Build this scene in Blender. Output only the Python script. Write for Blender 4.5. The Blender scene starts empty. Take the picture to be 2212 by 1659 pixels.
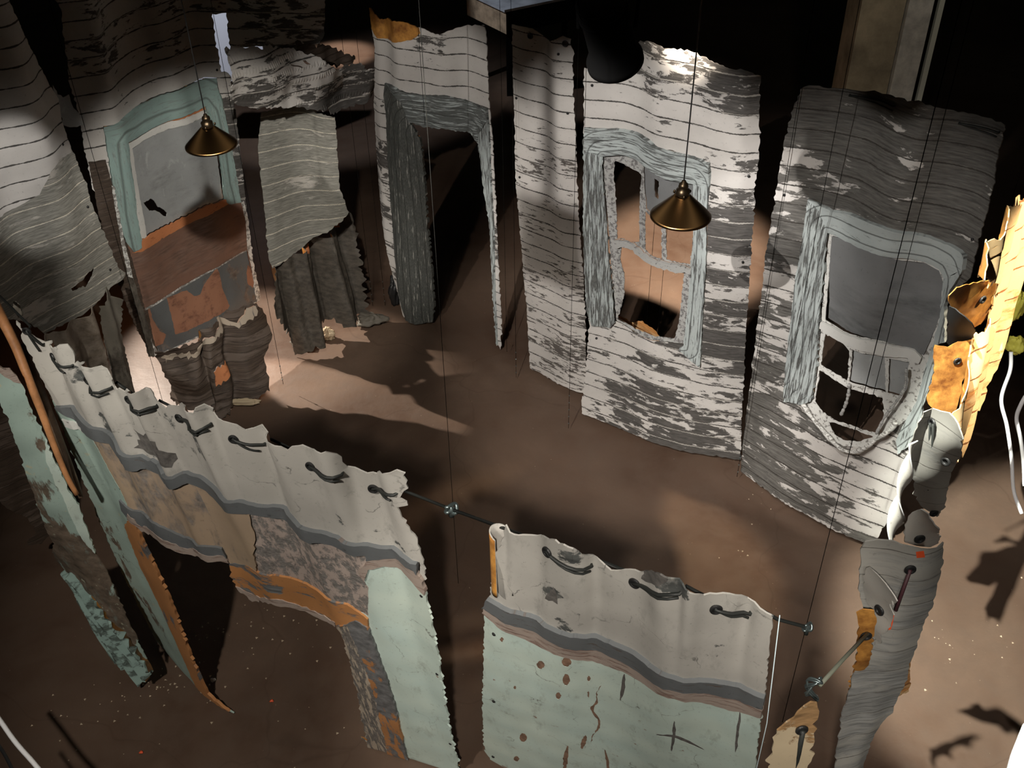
import bpy, bmesh, math, random
import numpy as np
from mathutils import Vector
from mathutils.geometry import delaunay_2d_cdt
random.seed(7); RNG = np.random.default_rng(7)
SC = bpy.context.scene; COL = SC.collection
# ------------------------------------------------------------ camera
W, HH = 2212, 1659
FPX, TH, CH, ROLL = 2250.0, math.radians(38.0), 5.4, math.radians(1.0)
fw = np.array([0, math.cos(TH), -math.sin(TH)]); u0 = np.array([0, math.sin(TH), math.cos(TH)]); r0 = np.array([1.0, 0, 0])
RT = math.cos(ROLL)*r0 - math.sin(ROLL)*u0
UP = math.cos(ROLL)*u0 + math.sin(ROLL)*r0
CAM = np.array([0, 0, CH])
cam = bpy.data.cameras.new('camera'); co = bpy.data.objects.new('camera', cam); COL.objects.link(co)
from mathutils import Matrix
m = Matrix.Identity(4)
for i in range(3):
    m[i][0] = RT[i]; m[i][1] = UP[i]; m[i][2] = -fw[i]; m[i][3] = CAM[i]
co.matrix_world = m
cam.sensor_width = 36; cam.lens = FPX/W*36; cam.clip_end = 200
SC.camera = co
# ------------------------------------------------------------ world and exposure
w = bpy.data.worlds.new('dark_gallery'); SC.world = w; w.use_nodes = True
w.node_tree.nodes['Background'].inputs[0].default_value = (0.75, 0.78, 0.62, 1)
w.node_tree.nodes['Background'].inputs[1].default_value = 0.0035
SC.view_settings.view_transform = 'Standard'; SC.view_settings.look = 'None'
SC.view_settings.exposure = 0.0; SC.view_settings.gamma = 1.0
SC.view_settings.use_curve_mapping = False
# ------------------------------------------------------------ spotlights of the gallery
def spot(name, loc, aim, power, deg, blend=0.5, col=(1, .93, .84), size=0.06):
    l = bpy.data.lights.new(name, 'SPOT'); l.energy = power; l.spot_size = math.radians(deg); l.spot_blend = blend
    l.color = col; l.shadow_soft_size = size
    o = bpy.data.objects.new(name, l); COL.objects.link(o); o.location = loc
    d = Vector(aim)-Vector(loc); o.rotation_euler = d.to_track_quat('-Z', 'Y').to_euler(); return o
spot('spot_back_wall', (-1.3, 1.6, 5.6), (0.9, 6.3, 1.25), 1300, 31, .5, (1, .95, .91), .012)
spot('spot_right_window', (-0.9, 2.4, 4.6), (2.1, 5.3, 1.5), 400, 40, .7, (1, .95, .9), .04)
spot('spot_right_low', (0.2, 3.0, 5.2), (2.12, 5.32, .62), 480, 11, .35, (1, .93, .88), .03)
spot('spot_right_siding', (0.3, 2.6, 5.2), (1.58, 6.0, 1.95), 520, 10, .8, (1, .96, .94), .03)
spot('spot_doorway', (-2.2, 2.6, 5.2), (-0.65, 7.7, 1.7), 560, 22, .5, (1, .94, .88), .03)
spot('spot_left_wall', (-0.9, 3.4, 4.8), (-2.2, 7.35, 1.0), 560, 32, .5, (1, .94, .86), .05)
spot('spot_left_pool', (-1.6, 2.6, 5.4), (-3.15, 6.15, 2.3), 620, 10, .6, (1, .96, .92), .03)
spot('spot_left_dim', (-1.2, 2.8, 5.0), (-3.1, 6.3, 1.5), 45, 30, .8, (1, .94, .86), .05)
spot('spot_front_skins', (-2.0, .2, 5.8), (-1.35, 3.3, 2.1), 700, 46, .6, (1, .93, .84), .08)
spot('spot_front_right', (-0.2, -.6, 5.8), (0.4, 2.5, 1.9), 880, 32, .6, (1, .93, .84), .06)
spot('spot_front_left_top', (-2.9, 1.6, 5.2), (-1.95, 3.75, 2.4), 150, 15, .6, (1, .97, .88), .03)
spot('spot_side_skins', (0.6, -.4, 5.6), (1.5, 2.6, 2.3), 150, 24, .6, (1, .94, .86), .04)
spot('spot_floor_behind', (0.9, 4.2, 6.0), (1.75, 8.95, 0), 12500, 15, .6, (1, .87, .73), .05)
spot('spot_behind_left', (-4.7, 9.3, 3.3), (-2.35, 7.35, 0.2), 2300, 32, .5, (1, .90, .79), .04)
spot('spot_low_behind_left', (-4.6, 8.85, 1.0), (-1.75, 6.95, 0.12), 3800, 11, .4, (1, .90, .79), .02)
spot('spot_right_outside', (4.3, 4.2, 4.5), (2.5, 4.5, 2.3), 1300, 22, .4, (1, .82, .58), .06)
spot('spot_over_right_wall', (0.0, 2.6, 6.6), (3.6, 4.1, 0), 5600, 25, .4, (.98, .98, .88), .04)
spot('spot_right_floor', (4.6, 1.6, 6.0), (3.4, 4.6, 0), 160, 38, .5, (1, .93, .86), .15)
spot('spot_far_floor', (-2.4, 13.2, 5.0), (-2.35, 14.6, 0), 2500, 12, .5, (1, .86, .76), .1)
spot('spot_room_floor_right', (0.9, 3.4, 6.2), (1.75, 4.15, 0), 170, 20, .7, (1, .85, .74), .1)
spot('spot_room_floor', (0.2, 3.6, 6.4), (0.3, 5.8, 0), 60, 48, .9, (1, .82, .68), .3)
# ------------------------------------------------------------ geometry of the photograph: pixel -> place
def ray(px, py):
    return fw*FPX + RT*(px-W/2) + UP*(HH/2-py)
def atz(px, py, z):
    d = ray(px, py); return CAM + d*((z-CH)/d[2])
def aty(px, py, y):
    d = ray(px, py); return CAM + d*(y/d[1])
def proj(P):
    q = P-CAM; zz = q@fw
    return np.stack([W/2+FPX*(q@RT)/zz, HH/2-FPX*(q@UP)/zz], -1)
def spline(pts, n=160):
    p = np.array(pts, float)
    if len(p) == 2:
        t = np.linspace(0, 1, n)[:, None]; return p[0]*(1-t)+p[1]*t
    q = np.vstack([2*p[0]-p[1], p, 2*p[-1]-p[-2]]); out = []
    for i in range(1, len(q)-2):
        a, b, c, d = q[i-1], q[i], q[i+1], q[i+2]
        for t in np.linspace(0, 1, 24, endpoint=False):
            out.append(.5*((2*b)+(-a+c)*t+(2*a-5*b+4*c-d)*t*t+(-a+3*b-3*c+d)*t**3))
    out.append(p[-1]); o = np.array(out)
    s = np.r_[0, np.cumsum(np.linalg.norm(np.diff(o, axis=0), axis=1))]; s /= s[-1]
    t = np.linspace(0, 1, n); return np.stack([np.interp(t, s, o[:, k]) for k in range(o.shape[1])], -1)
class Surf:
    """an upright hanging sheet: a foot line and a top line on the ground plan, at heights zb and zt"""
    def __init__(s, B, T=None, zb=.05, zt=None, smooth=5):
        wb = B[0] == 'w'
        s.B = np.array(spline(B[1] if wb else [atz(x, y, zb)[:2] for x, y in B]))
        if T is None: s.T = s.B.copy(); zt = zb+1
        elif T[0] == 'w': s.T = np.array(spline(T[1]))
        else:
            if zt is None:
                best = None
                for z in np.arange(zb+.4, 3.6, .01):
                    e = np.linalg.norm(atz(*T[0], z)[:2]-s.B[0])+np.linalg.norm(atz(*T[-1], z)[:2]-s.B[-1])
                    if best is None or e < best[0]: best = (e, z)
                zt = best[1]
            s.T = np.array(spline([atz(x, y, zt)[:2] for x, y in T]))
        k = np.ones(smooth)/smooth
        for nm in ('B', 'T'):
            c = getattr(s, nm); pad = np.vstack([np.repeat(c[:1], smooth//2, 0), c, np.repeat(c[-1:], smooth//2, 0)])
            c2 = np.stack([np.convolve(pad[:, j], k, 'valid') for j in range(2)], -1); c2[0] = c[0]; c2[-1] = c[-1]; setattr(s, nm, c2)
        s.zb, s.zt = zb, zt
        mid = (s.B+s.T)/2
        s.L = float(np.sum(np.linalg.norm(np.diff(mid, axis=0), axis=1)))
        gu, gz = np.meshgrid(np.linspace(-.4, 1.4, 160), np.linspace(-.1, 3.9, 160))
        s.gu, s.gz = gu.ravel(), gz.ravel(); s.gp = proj(s.P(s.gu, s.gz))
    def curve(s, c, u):
        n = len(c)-1; t = np.clip(u, 0, 1)*n; i = np.clip(t.astype(int), 0, n-1); f = (t-i)[:, None]
        p = c[i]*(1-f)+c[i+1]*f
        e0 = (c[8]-c[0])/8*n; e1 = (c[-1]-c[-9])/8*n
        p = p+np.minimum(u, 0)[:, None]*e0+np.maximum(u-1, 0)[:, None]*e1
        return p
    def P(s, u, z):
        u = np.atleast_1d(np.asarray(u, float)); z = np.atleast_1d(np.asarray(z, float))
        k = ((z-s.zb)/(s.zt-s.zb))[:, None]
        k = np.clip(k, -.3, 1.6)
        xy = s.curve(s.B, u)*(1-k)+s.curve(s.T, u)*k
        return np.column_stack([xy, z])
    def N(s, u, z):
        a = s.P(u-.02, z); b = s.P(u+.02, z); d = (b-a)[:, :2]
        n = np.stack([d[:, 1], -d[:, 0]], -1); n /= np.linalg.norm(n, axis=1)[:, None]+1e-9
        return np.column_stack([n, np.zeros(len(n))])
    def inv(s, pts):
        out = []
        for px, py in pts:
            d = (s.gp[:, 0]-px)**2+(s.gp[:, 1]-py)**2; i = int(np.argmin(d)); u, z = s.gu[i], s.gz[i]
            for _ in range(6):
                p = proj(s.P([u, u+1e-3, u], [z, z, z+1e-3]))
                J = np.array([(p[1]-p[0])/1e-3, (p[2]-p[0])/1e-3]).T
                try: dlt = np.linalg.solve(J+1e-6*np.eye(2), np.array([px, py])-p[0])
                except Exception: break
                dlt = np.clip(dlt, -.05, .05); u += dlt[0]; z += dlt[1]
            out.append((u*s.L, z))
        return np.array(out)
# ------------------------------------------------------------ noise and polygons
_ph = RNG.uniform(0, 6.28, (6, 8, 2)); _dr = RNG.normal(0, 1, (6, 8, 2))
def wob(x, y, k=0, f=1.0):
    r = 0
    for j in range(8):
        a, b = _dr[k % 6, j]; sc = f*(1+.35*j)
        r = r+np.sin(x*a*sc+y*b*sc+_ph[k % 6, j, 0]*3+k)/(1+.3*j)
    return r/3.0
def inside(poly, x, y):
    c = np.zeros(len(x), bool); n = len(poly); j = n-1
    for i in range(n):
        xi, yi = poly[i]; xj, yj = poly[j]
        if yi != yj:
            m_ = ((yi > y) != (yj > y)) & (x < (xj-xi)*(y-yi)/(yj-yi)+xi); c ^= m_
        j = i
    return c
def dist_poly(poly, x, y, closed=True):
    d = np.full(len(x), 9.0); n = len(poly)
    for i in range(n if closed else n-1):
        a = np.array(poly[i]); b = np.array(poly[(i+1) % n]); ab = b-a; L2 = ab@ab+1e-12
        t = np.clip(((x-a[0])*ab[0]+(y-a[1])*ab[1])/L2, 0, 1)
        d = np.minimum(d, np.hypot(x-a[0]-t*ab[0], y-a[1]-t*ab[1]))
    return d
def resample(poly, step, jit, seed=0):
    out = []; n = len(poly); rg = np.random.default_rng(seed+n)
    for i in range(n):
        a = np.array(poly[i]); b = np.array(poly[(i+1) % n]); L = np.linalg.norm(b-a); k = max(1, int(L/step))
        nrm = np.array([-(b-a)[1], (b-a)[0]])/(L+1e-9)
        for q in range(k):
            out.append(a+(b-a)*q/k+nrm*rg.normal(0, jit)*(1 if q else .5))
    return out
# ------------------------------------------------------------ materials
def nd(t, typ, **kw):
    n = t.nodes.new(typ)
    for k, v in kw.items():
        if k.startswith('i_'):
            n.inputs[int(k[2:]) if k[2:].isdigit() else k[2:]].default_value = v
        else: setattr(n, k, v)
    return n
def lk(t, a, b): t.links.new(a, b)
def math_(t, op, a, b=None, c=None, clamp=False):
    n = t.nodes.new('ShaderNodeMath'); n.operation = op; n.use_clamp = clamp
    for i, v in enumerate((a, b, c)):
        if v is None: continue
        if isinstance(v, (int, float)): n.inputs[i].default_value = v
        else: t.links.new(v, n.inputs[i])
    return n.outputs[0]
def mixc(t, f, a, b):
    n = t.nodes.new('ShaderNodeMix'); n.data_type = 'RGBA'
    for s_, v in ((0, f), (6, a), (7, b)):
        if isinstance(v, (int, float)): n.inputs[s_].default_value = v
        elif isinstance(v, tuple): n.inputs[s_].default_value = v if len(v) == 4 else v+(1,)
        else: t.links.new(v, n.inputs[s_])
    return n.outputs[2]
def newmat(name):
    m_ = bpy.data.materials.new(name); m_.use_nodes = True; t = m_.node_tree
    return m_, t, t.nodes['Principled BSDF']
def noise(t, vec, scale, detail=6, rough=.6, dist=0):
    n = nd(t, 'ShaderNodeTexNoise'); n.inputs['Scale'].default_value = scale; n.inputs['Detail'].default_value = detail
    n.inputs['Roughness'].default_value = rough; n.inputs['Distortion'].default_value = dist; lk(t, vec, n.inputs['Vector']); return n.outputs['Fac']
def mapv(t, vec, sx, sy, ox=0, oy=0):
    n = nd(t, 'ShaderNodeMapping'); n.inputs['Scale'].default_value = (sx, sy, 1); n.inputs['Location'].default_value = (ox, oy, ox*.3); lk(t, vec, n.inputs['Vector']); return n.outputs['Vector']
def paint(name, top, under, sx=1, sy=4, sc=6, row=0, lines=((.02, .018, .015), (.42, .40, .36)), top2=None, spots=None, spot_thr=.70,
          rough=.62, bump=.35, offs=0, grain=True, sharp=28, mould=0, stain=None, linew=.06, cracks=None):
    m_, t, b = newmat(name)
    at = nd(t, 'ShaderNodeAttribute', attribute_name='sz'); pe = nd(t, 'ShaderNodeAttribute', attribute_name='peel')
    V = at.outputs['Vector']
    sep = nd(t, 'ShaderNodeSeparateXYZ'); lk(t, V, sep.inputs[0])
    n1 = noise(t, mapv(t, V, sx, sy, offs, offs*1.7), sc, 9, .66, .3)
    thr = math_(t, 'MULTIPLY_ADD', pe.outputs['Fac'], .46, .27)
    if row:
        cb = nd(t, 'ShaderNodeCombineXYZ'); lk(t, math_(t, 'MULTIPLY', sep.outputs[0], 1.3), cb.inputs[0])
        lk(t, math_(t, 'MULTIPLY', math_(t, 'FLOOR', math_(t, 'DIVIDE', sep.outputs[1], row)), 7.3), cb.inputs[1])
        nb_ = noise(t, cb.outputs[0], 1.0, 2, .5)
        act = math_(t, 'MULTIPLY', pe.outputs['Fac'], math_(t, 'SUBTRACT', 1, pe.outputs['Fac']))
        thr = math_(t, 'ADD', thr, math_(t, 'MULTIPLY', math_(t, 'SUBTRACT', nb_, .5), math_(t, 'MULTIPLY', act, 3.0)))
    mask = math_(t, 'MULTIPLY', math_(t, 'SUBTRACT', thr, n1), sharp); mask = math_(t, 'ADD', mask, .5, clamp=True)
    lo = noise(t, mapv(t, V, 1, 1.3, offs+3, 1), 2.3, 4, .6)
    c_top = mixc(t, math_(t, 'MULTIPLY_ADD', lo, 2.2, -.6, clamp=True), top, top2 or tuple(v*.78 for v in top))
    fine = noise(t, mapv(t, V, 1, 1, 5, offs), 42, 3, .7)
    c_top = mixc(t, math_(t, 'MULTIPLY_ADD', fine, 5, -3.05, clamp=True), c_top, tuple(v*.45 for v in top))
    gr = noise(t, mapv(t, V, sx*1.0, sy*3.5, 2, offs), sc*2.2, 6, .6)
    c_un = mixc(t, math_(t, 'MULTIPLY_ADD', gr, 3.2, -1.1, clamp=True), tuple(v*.62 for v in under), tuple(min(1, v*1.35) for v in under))
    c = mixc(t, mask, c_top, c_un)
    if stain:
        n3 = noise(t, mapv(t, V, 1.3, .8, 11, offs), stain[1], 5, .6, .5)
        c = mixc(t, math_(t, 'MULTIPLY_ADD', n3, stain[2], -stain[2]*stain[3], clamp=True), c, stain[0])
    h = math_(t, 'MULTIPLY', mask, -.6)
    h = math_(t, 'ADD', h, math_(t, 'MULTIPLY', math_(t, 'MULTIPLY', gr, .5), math_(t, 'MULTIPLY_ADD', mask, .8, .2)))
    if spots:
        n2 = noise(t, mapv(t, V, 1, 1, 9, offs), 14, 3, .55)
        c = mixc(t, math_(t, 'MULTIPLY_ADD', n2, 22, -22*spot_thr, clamp=True), c, spots)
    if cracks:
        wp = nd(t, 'ShaderNodeVectorMath', operation='MULTIPLY_ADD'); nn = nd(t, 'ShaderNodeTexNoise'); nn.inputs['Scale'].default_value = 5; nn.inputs['Detail'].default_value = 5; lk(t, V, nn.inputs['Vector'])
        lk(t, nn.outputs['Color'], wp.inputs[0]); wp.inputs[1].default_value = (.35, .35, 0); lk(t, mapv(t, V, 1, .8, offs, 2), wp.inputs[2])
        vo = nd(t, 'ShaderNodeTexVoronoi', feature='DISTANCE_TO_EDGE'); vo.inputs['Scale'].default_value = cracks; lk(t, wp.outputs[0], vo.inputs['Vector'])
        vo.voronoi_dimensions = '2D'
        cm = math_(t, 'MULTIPLY_ADD', vo.outputs['Distance'], -130, 1.2, clamp=True)
        br_ = noise(t, mapv(t, V, 1, 1, 8, 3), 7, 4, .6)
        cm = math_(t, 'MULTIPLY', cm, math_(t, 'MULTIPLY_ADD', br_, 6, -2.9, clamp=True))
        c = mixc(t, math_(t, 'MULTIPLY', cm, .75), c, tuple(v*.3 for v in under))
        sm = noise(t, mapv(t, V, 2.2, .9, 6, offs), 6, 8, .75)
        c = mixc(t, math_(t, 'MULTIPLY_ADD', sm, 5, -2.75, clamp=True), c, tuple(v*.62 for v in top))
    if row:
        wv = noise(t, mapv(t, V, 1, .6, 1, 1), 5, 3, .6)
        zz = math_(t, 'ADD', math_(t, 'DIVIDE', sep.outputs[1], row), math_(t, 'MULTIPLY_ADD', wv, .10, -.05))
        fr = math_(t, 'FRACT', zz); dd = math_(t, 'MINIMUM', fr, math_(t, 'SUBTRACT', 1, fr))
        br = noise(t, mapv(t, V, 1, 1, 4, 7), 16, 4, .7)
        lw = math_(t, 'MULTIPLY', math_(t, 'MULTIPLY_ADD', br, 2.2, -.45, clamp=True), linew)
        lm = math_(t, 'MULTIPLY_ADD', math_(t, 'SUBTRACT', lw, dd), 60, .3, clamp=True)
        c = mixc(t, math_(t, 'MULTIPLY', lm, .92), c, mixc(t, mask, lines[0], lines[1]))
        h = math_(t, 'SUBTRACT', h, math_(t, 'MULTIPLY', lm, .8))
    if mould:
        g = math_(t, 'ABSOLUTE', math_(t, 'SUBTRACT', math_(t, 'FRACT', math_(t, 'MULTIPLY', sep.outputs[2], mould)), .5))
        g = math_(t, 'MULTIPLY_ADD', g, 12, -.1, clamp=True)
        c = mixc(t, math_(t, 'MULTIPLY', math_(t, 'SUBTRACT', 1, g), .8), c, tuple(v*.45 for v in under)); h = math_(t, 'ADD', h, g)
    lk(t, c, b.inputs['Base Color']); b.inputs['Roughness'].default_value = rough
    b.inputs['Specular IOR Level'].default_value = .3
    bp = nd(t, 'ShaderNodeBump'); bp.inputs['Strength'].default_value = bump; bp.inputs['Distance'].default_value = .012
    lk(t, h, bp.inputs['Height']); lk(t, bp.outputs[0], b.inputs['Normal'])
    return m_
def plain(name, col, rough=.6, metal=0, em=None, obj_noise=0, spec=.5, trans=0):
    m_, t, b = newmat(name)
    b.inputs['Roughness'].default_value = rough; b.inputs['Metallic'].default_value = metal; b.inputs['Specular IOR Level'].default_value = spec
    if obj_noise:
        tc = nd(t, 'ShaderNodeTexCoord'); n = noise(t, tc.outputs['Object'], obj_noise, 6, .65)
        c = mixc(t, math_(t, 'MULTIPLY_ADD', n, 3, -1, clamp=True), tuple(v*.55 for v in col), tuple(min(1, v*1.3) for v in col))
        lk(t, c, b.inputs['Base Color'])
    else: b.inputs['Base Color'].default_value = tuple(col)+(1,)
    if em: b.inputs['Emission Color'].default_value = tuple(em[0])+(1,); b.inputs['Emission Strength'].default_value = em[1]
    return m_
def latex():
    m_, t, b = newmat('amber_latex_backing')
    tc = nd(t, 'ShaderNodeTexCoord'); n = noise(t, tc.outputs['Object'], 7, 6, .7)
    c = mixc(t, math_(t, 'MULTIPLY_ADD', n, 3.4, -1.2, clamp=True), (.16, .055, .015), (.62, .30, .07))
    lk(t, c, b.inputs['Base Color']); b.inputs['Roughness'].default_value = .35
    return m_
WHITE = (.60, .575, .54); GREYW = (.19, .18, .165)
M = {}
M['back'] = latex()
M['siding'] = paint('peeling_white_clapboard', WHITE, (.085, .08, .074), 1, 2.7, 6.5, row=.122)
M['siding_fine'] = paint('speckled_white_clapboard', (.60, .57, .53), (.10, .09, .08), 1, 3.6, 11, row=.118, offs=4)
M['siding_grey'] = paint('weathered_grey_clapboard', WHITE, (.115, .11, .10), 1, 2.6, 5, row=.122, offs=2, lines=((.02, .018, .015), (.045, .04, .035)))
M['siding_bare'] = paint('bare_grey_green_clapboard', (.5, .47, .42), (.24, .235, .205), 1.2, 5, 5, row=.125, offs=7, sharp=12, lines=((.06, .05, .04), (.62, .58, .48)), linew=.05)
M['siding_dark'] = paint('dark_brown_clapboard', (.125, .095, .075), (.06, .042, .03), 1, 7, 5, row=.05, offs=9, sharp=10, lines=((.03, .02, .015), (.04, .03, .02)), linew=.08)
M['trim_v'] = paint('blue_grey_trim_paint_upright', (.46, .51, .50), (.11, .115, .11), 11, .8, 8, offs=3, mould=14, sharp=16)
M['trim_h'] = paint('blue_grey_trim_paint_level', (.46, .51, .50), (.12, .13, .125), .8, 10, 8, offs=5, mould=14, sharp=16)
M['trim_dark_v'] = paint('bare_door_trim_upright', (.46, .46, .42), (.08, .085, .078), 12, .8, 8, offs=13, mould=14, sharp=16)
M['trim_dark_h'] = paint('bare_door_trim_level', (.40, .42, .39), (.13, .14, .13), 1, 7, 8, offs=14, mould=14, sharp=16)
M['green_v'] = paint('pale_green_trim_upright', (.30, .41, .38), (.24, .29, .27), 9, .8, 7, offs=6, mould=7, sharp=7, top2=(.24, .34, .32))
M['green_h'] = paint('pale_green_trim_level', (.30, .41, .38), (.24, .29, .27), .8, 9, 7, offs=8, mould=7, sharp=7, top2=(.24, .34, .32))
M['whitewood'] = paint('white_sash_paint', (.72, .72, .68), (.25, .24, .22), 3, 3, 12, offs=2)
M['sash'] = paint('grey_sash_wood', (.45, .45, .43), (.17, .165, .16), 5, 5, 9, offs=1)
M['shade'] = paint('grey_window_cloth', (.20, .205, .205), (.15, .155, .155), 1, 1, 2, offs=4, sharp=6, bump=.15)
M['shade_light'] = paint('pale_grey_window_cloth', (.36, .375, .37), (.28, .29, .285), 1, 1, 3, offs=5, sharp=5, bump=.2, stain=((.46, .48, .47), 9, 6, .6))
M['orange'] = paint('orange_paint_strip', (.62, .24, .10), (.42, .15, .06), 1, 2, 9, offs=4)
M['brownboard'] = paint('red_brown_board', (.21, .115, .08), (.16, .10, .075), 1, 2, 3, offs=7, sharp=5, row=.0)
M['patchboard'] = paint('orange_and_slate_patched_board', (.34, .165, .10), (.25, .12, .075), 2.4, 2, 2.6, offs=31, sharp=14)
M['slateboard'] = paint('slate_grey_board', (.125, .13, .13), (.15, .12, .10), 2, 1, 4, offs=33, sharp=12)
M['plaster'] = paint('stained_white_plaster', (.52, .50, .455), (.10, .105, .10), 1, 1, 3.6, offs=2, top2=(.44, .42, .385), sharp=40, bump=.2, cracks=2.2)
M['band'] = paint('slate_grey_moulding', (.15, .16, .165), (.12, .10, .09), 1, 6, 9, offs=3)
M['pinkband'] = paint('pink_beige_moulding', (.42, .34, .29), (.24, .16, .13), 1, 6, 9, offs=12, sharp=10)
M['beige'] = paint('beige_and_grey_scraped_panel', (.44, .33, .22), (.21, .185, .165), 2.2, .8, 4, offs=5, sharp=8, top2=(.36, .27, .20))
M['pinkpanel'] = paint('mottled_pink_grey_panel', (.50, .41, .36), (.21, .195, .18), 2, 1, 14, offs=8, sharp=12)
M['mint'] = paint('mint_green_plaster', (.61, .70, .61), (.30, .24, .19), 1, 1, 4, offs=3, top2=(.52, .65, .60), sharp=50, bump=.2, spots=(.27, .16, .11), spot_thr=.715, cracks=2.6)
M['mintbrown'] = paint('mint_paint_over_brown', (.40, .52, .46), (.15, .115, .085), 2.2, .8, 3, offs=6, sharp=26, spots=(.44, .45, .33), spot_thr=.66, cracks=3)
M['tealcrumple'] = paint('crumpled_teal_paint', (.30, .42, .38), (.10, .13, .115), 2, 2, 7, offs=2, sharp=14)
M['orangetrim'] = paint('orange_brown_over_slate', (.52, .24, .09), (.15, .155, .155), 1, 2.5, 3, offs=17, sharp=30)
M['orangetrim_v'] = paint('orange_brown_over_slate_upright', (.50, .23, .09), (.155, .155, .155), 2.5, .9, 3, offs=18, sharp=30)
M['scabtrim'] = paint('flaking_beige_trim', (.50, .42, .33), (.17, .155, .14), 7, 1, 7, offs=19, sharp=20)
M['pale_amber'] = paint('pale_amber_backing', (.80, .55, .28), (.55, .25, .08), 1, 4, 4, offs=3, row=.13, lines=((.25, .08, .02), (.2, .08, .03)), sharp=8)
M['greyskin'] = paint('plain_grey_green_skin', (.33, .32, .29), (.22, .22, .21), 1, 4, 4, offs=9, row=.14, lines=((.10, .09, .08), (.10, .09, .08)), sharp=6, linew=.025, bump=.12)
M['tan'] = paint('tan_plaster_skin', (.52, .42, .28), (.25, .15, .07), 1, 1, 5, offs=9)
M['dirty'] = paint('dirty_brown_board', (.145, .13, .105), (.07, .06, .048), 4, 1.2, 4, offs=21, sharp=8)
M['drape'] = paint('stained_beige_drape', (.34, .29, .235), (.14, .11, .08), 1.5, 1, 4, offs=23, sharp=6)
M['black'] = plain('black_rubber', (.012, .012, .012), .5)
M['flatblack'] = plain('matt_black_metal', (.004, .004, .004), .9, spec=.08)
M['cord'] = plain('black_lacing_cord', (.018, .02, .018), .6)
M['wire'] = plain('dark_steel_wire', (.008, .008, .007), .9, spec=0)
M['steel'] = plain('tarnished_steel', (.16, .2, .2), .35, .8)
M['whitecable'] = plain('white_plastic_cable', (.85, .85, .85), .4)
M['brass'] = plain('antique_brass', (.36, .22, .085), .24, 1.0)
M['brass_dark'] = plain('dark_bronze', (.05, .035, .02), .35, .9)
M['flat_red'] = plain('plain_red', (.75, .10, .03), .5)
M['rust'] = plain('rust_stain', (.24, .14, .09), .8, obj_noise=30); M['scratch'] = plain('dark_scratch', (.13, .12, .11), .8, obj_noise=30)
M['crumb'] = plain('plaster_crumb', (.55, .45, .32), .8, obj_noise=9)
def brass_mat():
    m_, t, b = newmat('brushed_antique_brass'); b.inputs['Base Color'].default_value = (.17, .095, .036, 1); b.inputs['Metallic'].default_value = 1
    b.inputs['Roughness'].default_value = .27; b.inputs['Anisotropic'].default_value = .85
    tg = nd(t, 'ShaderNodeTangent'); tg.direction_type = 'RADIAL'; tg.axis = 'Z'; lk(t, tg.outputs[0], b.inputs['Tangent']); b.inputs['Anisotropic Rotation'].default_value = 0
    return m_
M['brass'] = brass_mat()
def floor_mat():
    m_, t, b = newmat('stained_brown_concrete')
    tc = nd(t, 'ShaderNodeTexCoord'); V = tc.outputs['Object']
    n1 = noise(t, V, .55, 8, .62, .4); n2 = noise(t, V, 6, 6, .7); n3 = noise(t, V, 40, 2, .6)
    c = mixc(t, math_(t, 'MULTIPLY_ADD', n1, 3.2, -1.15, clamp=True), (.066, .038, .025), (.145, .098, .070))
    c = mixc(t, math_(t, 'MULTIPLY_ADD', n2, 2.6, -1.1, clamp=True), c, (.10, .068, .049))
    c = mixc(t, math_(t, 'MULTIPLY_ADD', n3, 14, -10.2, clamp=True), c, (.34, .28, .2))
    vo = nd(t, 'ShaderNodeTexVoronoi', feature='DISTANCE_TO_EDGE'); vo.inputs['Scale'].default_value = .42
    wv = nd(t, 'ShaderNodeMapping'); lk(t, V, wv.inputs['Vector'])
    nn = nd(t, 'ShaderNodeTexNoise'); nn.inputs['Scale'].default_value = 2.2; lk(t, V, nn.inputs['Vector'])
    ad = nd(t, 'ShaderNodeVectorMath', operation='MULTIPLY_ADD'); lk(t, nn.outputs['Color'], ad.inputs[0]); ad.inputs[1].default_value = (.5, .5, 0); lk(t, V, ad.inputs[2])
    lk(t, ad.outputs[0], vo.inputs['Vector'])
    cr = math_(t, 'MULTIPLY_ADD', vo.outputs['Distance'], -260, 1, clamp=True)
    c = mixc(t, math_(t, 'MULTIPLY', cr, .3), c, (.05, .03, .02))
    lk(t, c, b.inputs['Base Color'])
    r = math_(t, 'MULTIPLY_ADD', n2, .35, .28); lk(t, r, b.inputs['Roughness']); b.inputs['Specular IOR Level'].default_value = .35
    bp = nd(t, 'ShaderNodeBump'); bp.inputs['Strength'].default_value = .25; bp.inputs['Distance'].default_value = .01
    lk(t, n2, bp.inputs['Height']); lk(t, bp.outputs[0], b.inputs['Normal'])
    return m_
M['floor'] = floor_mat()
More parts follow.
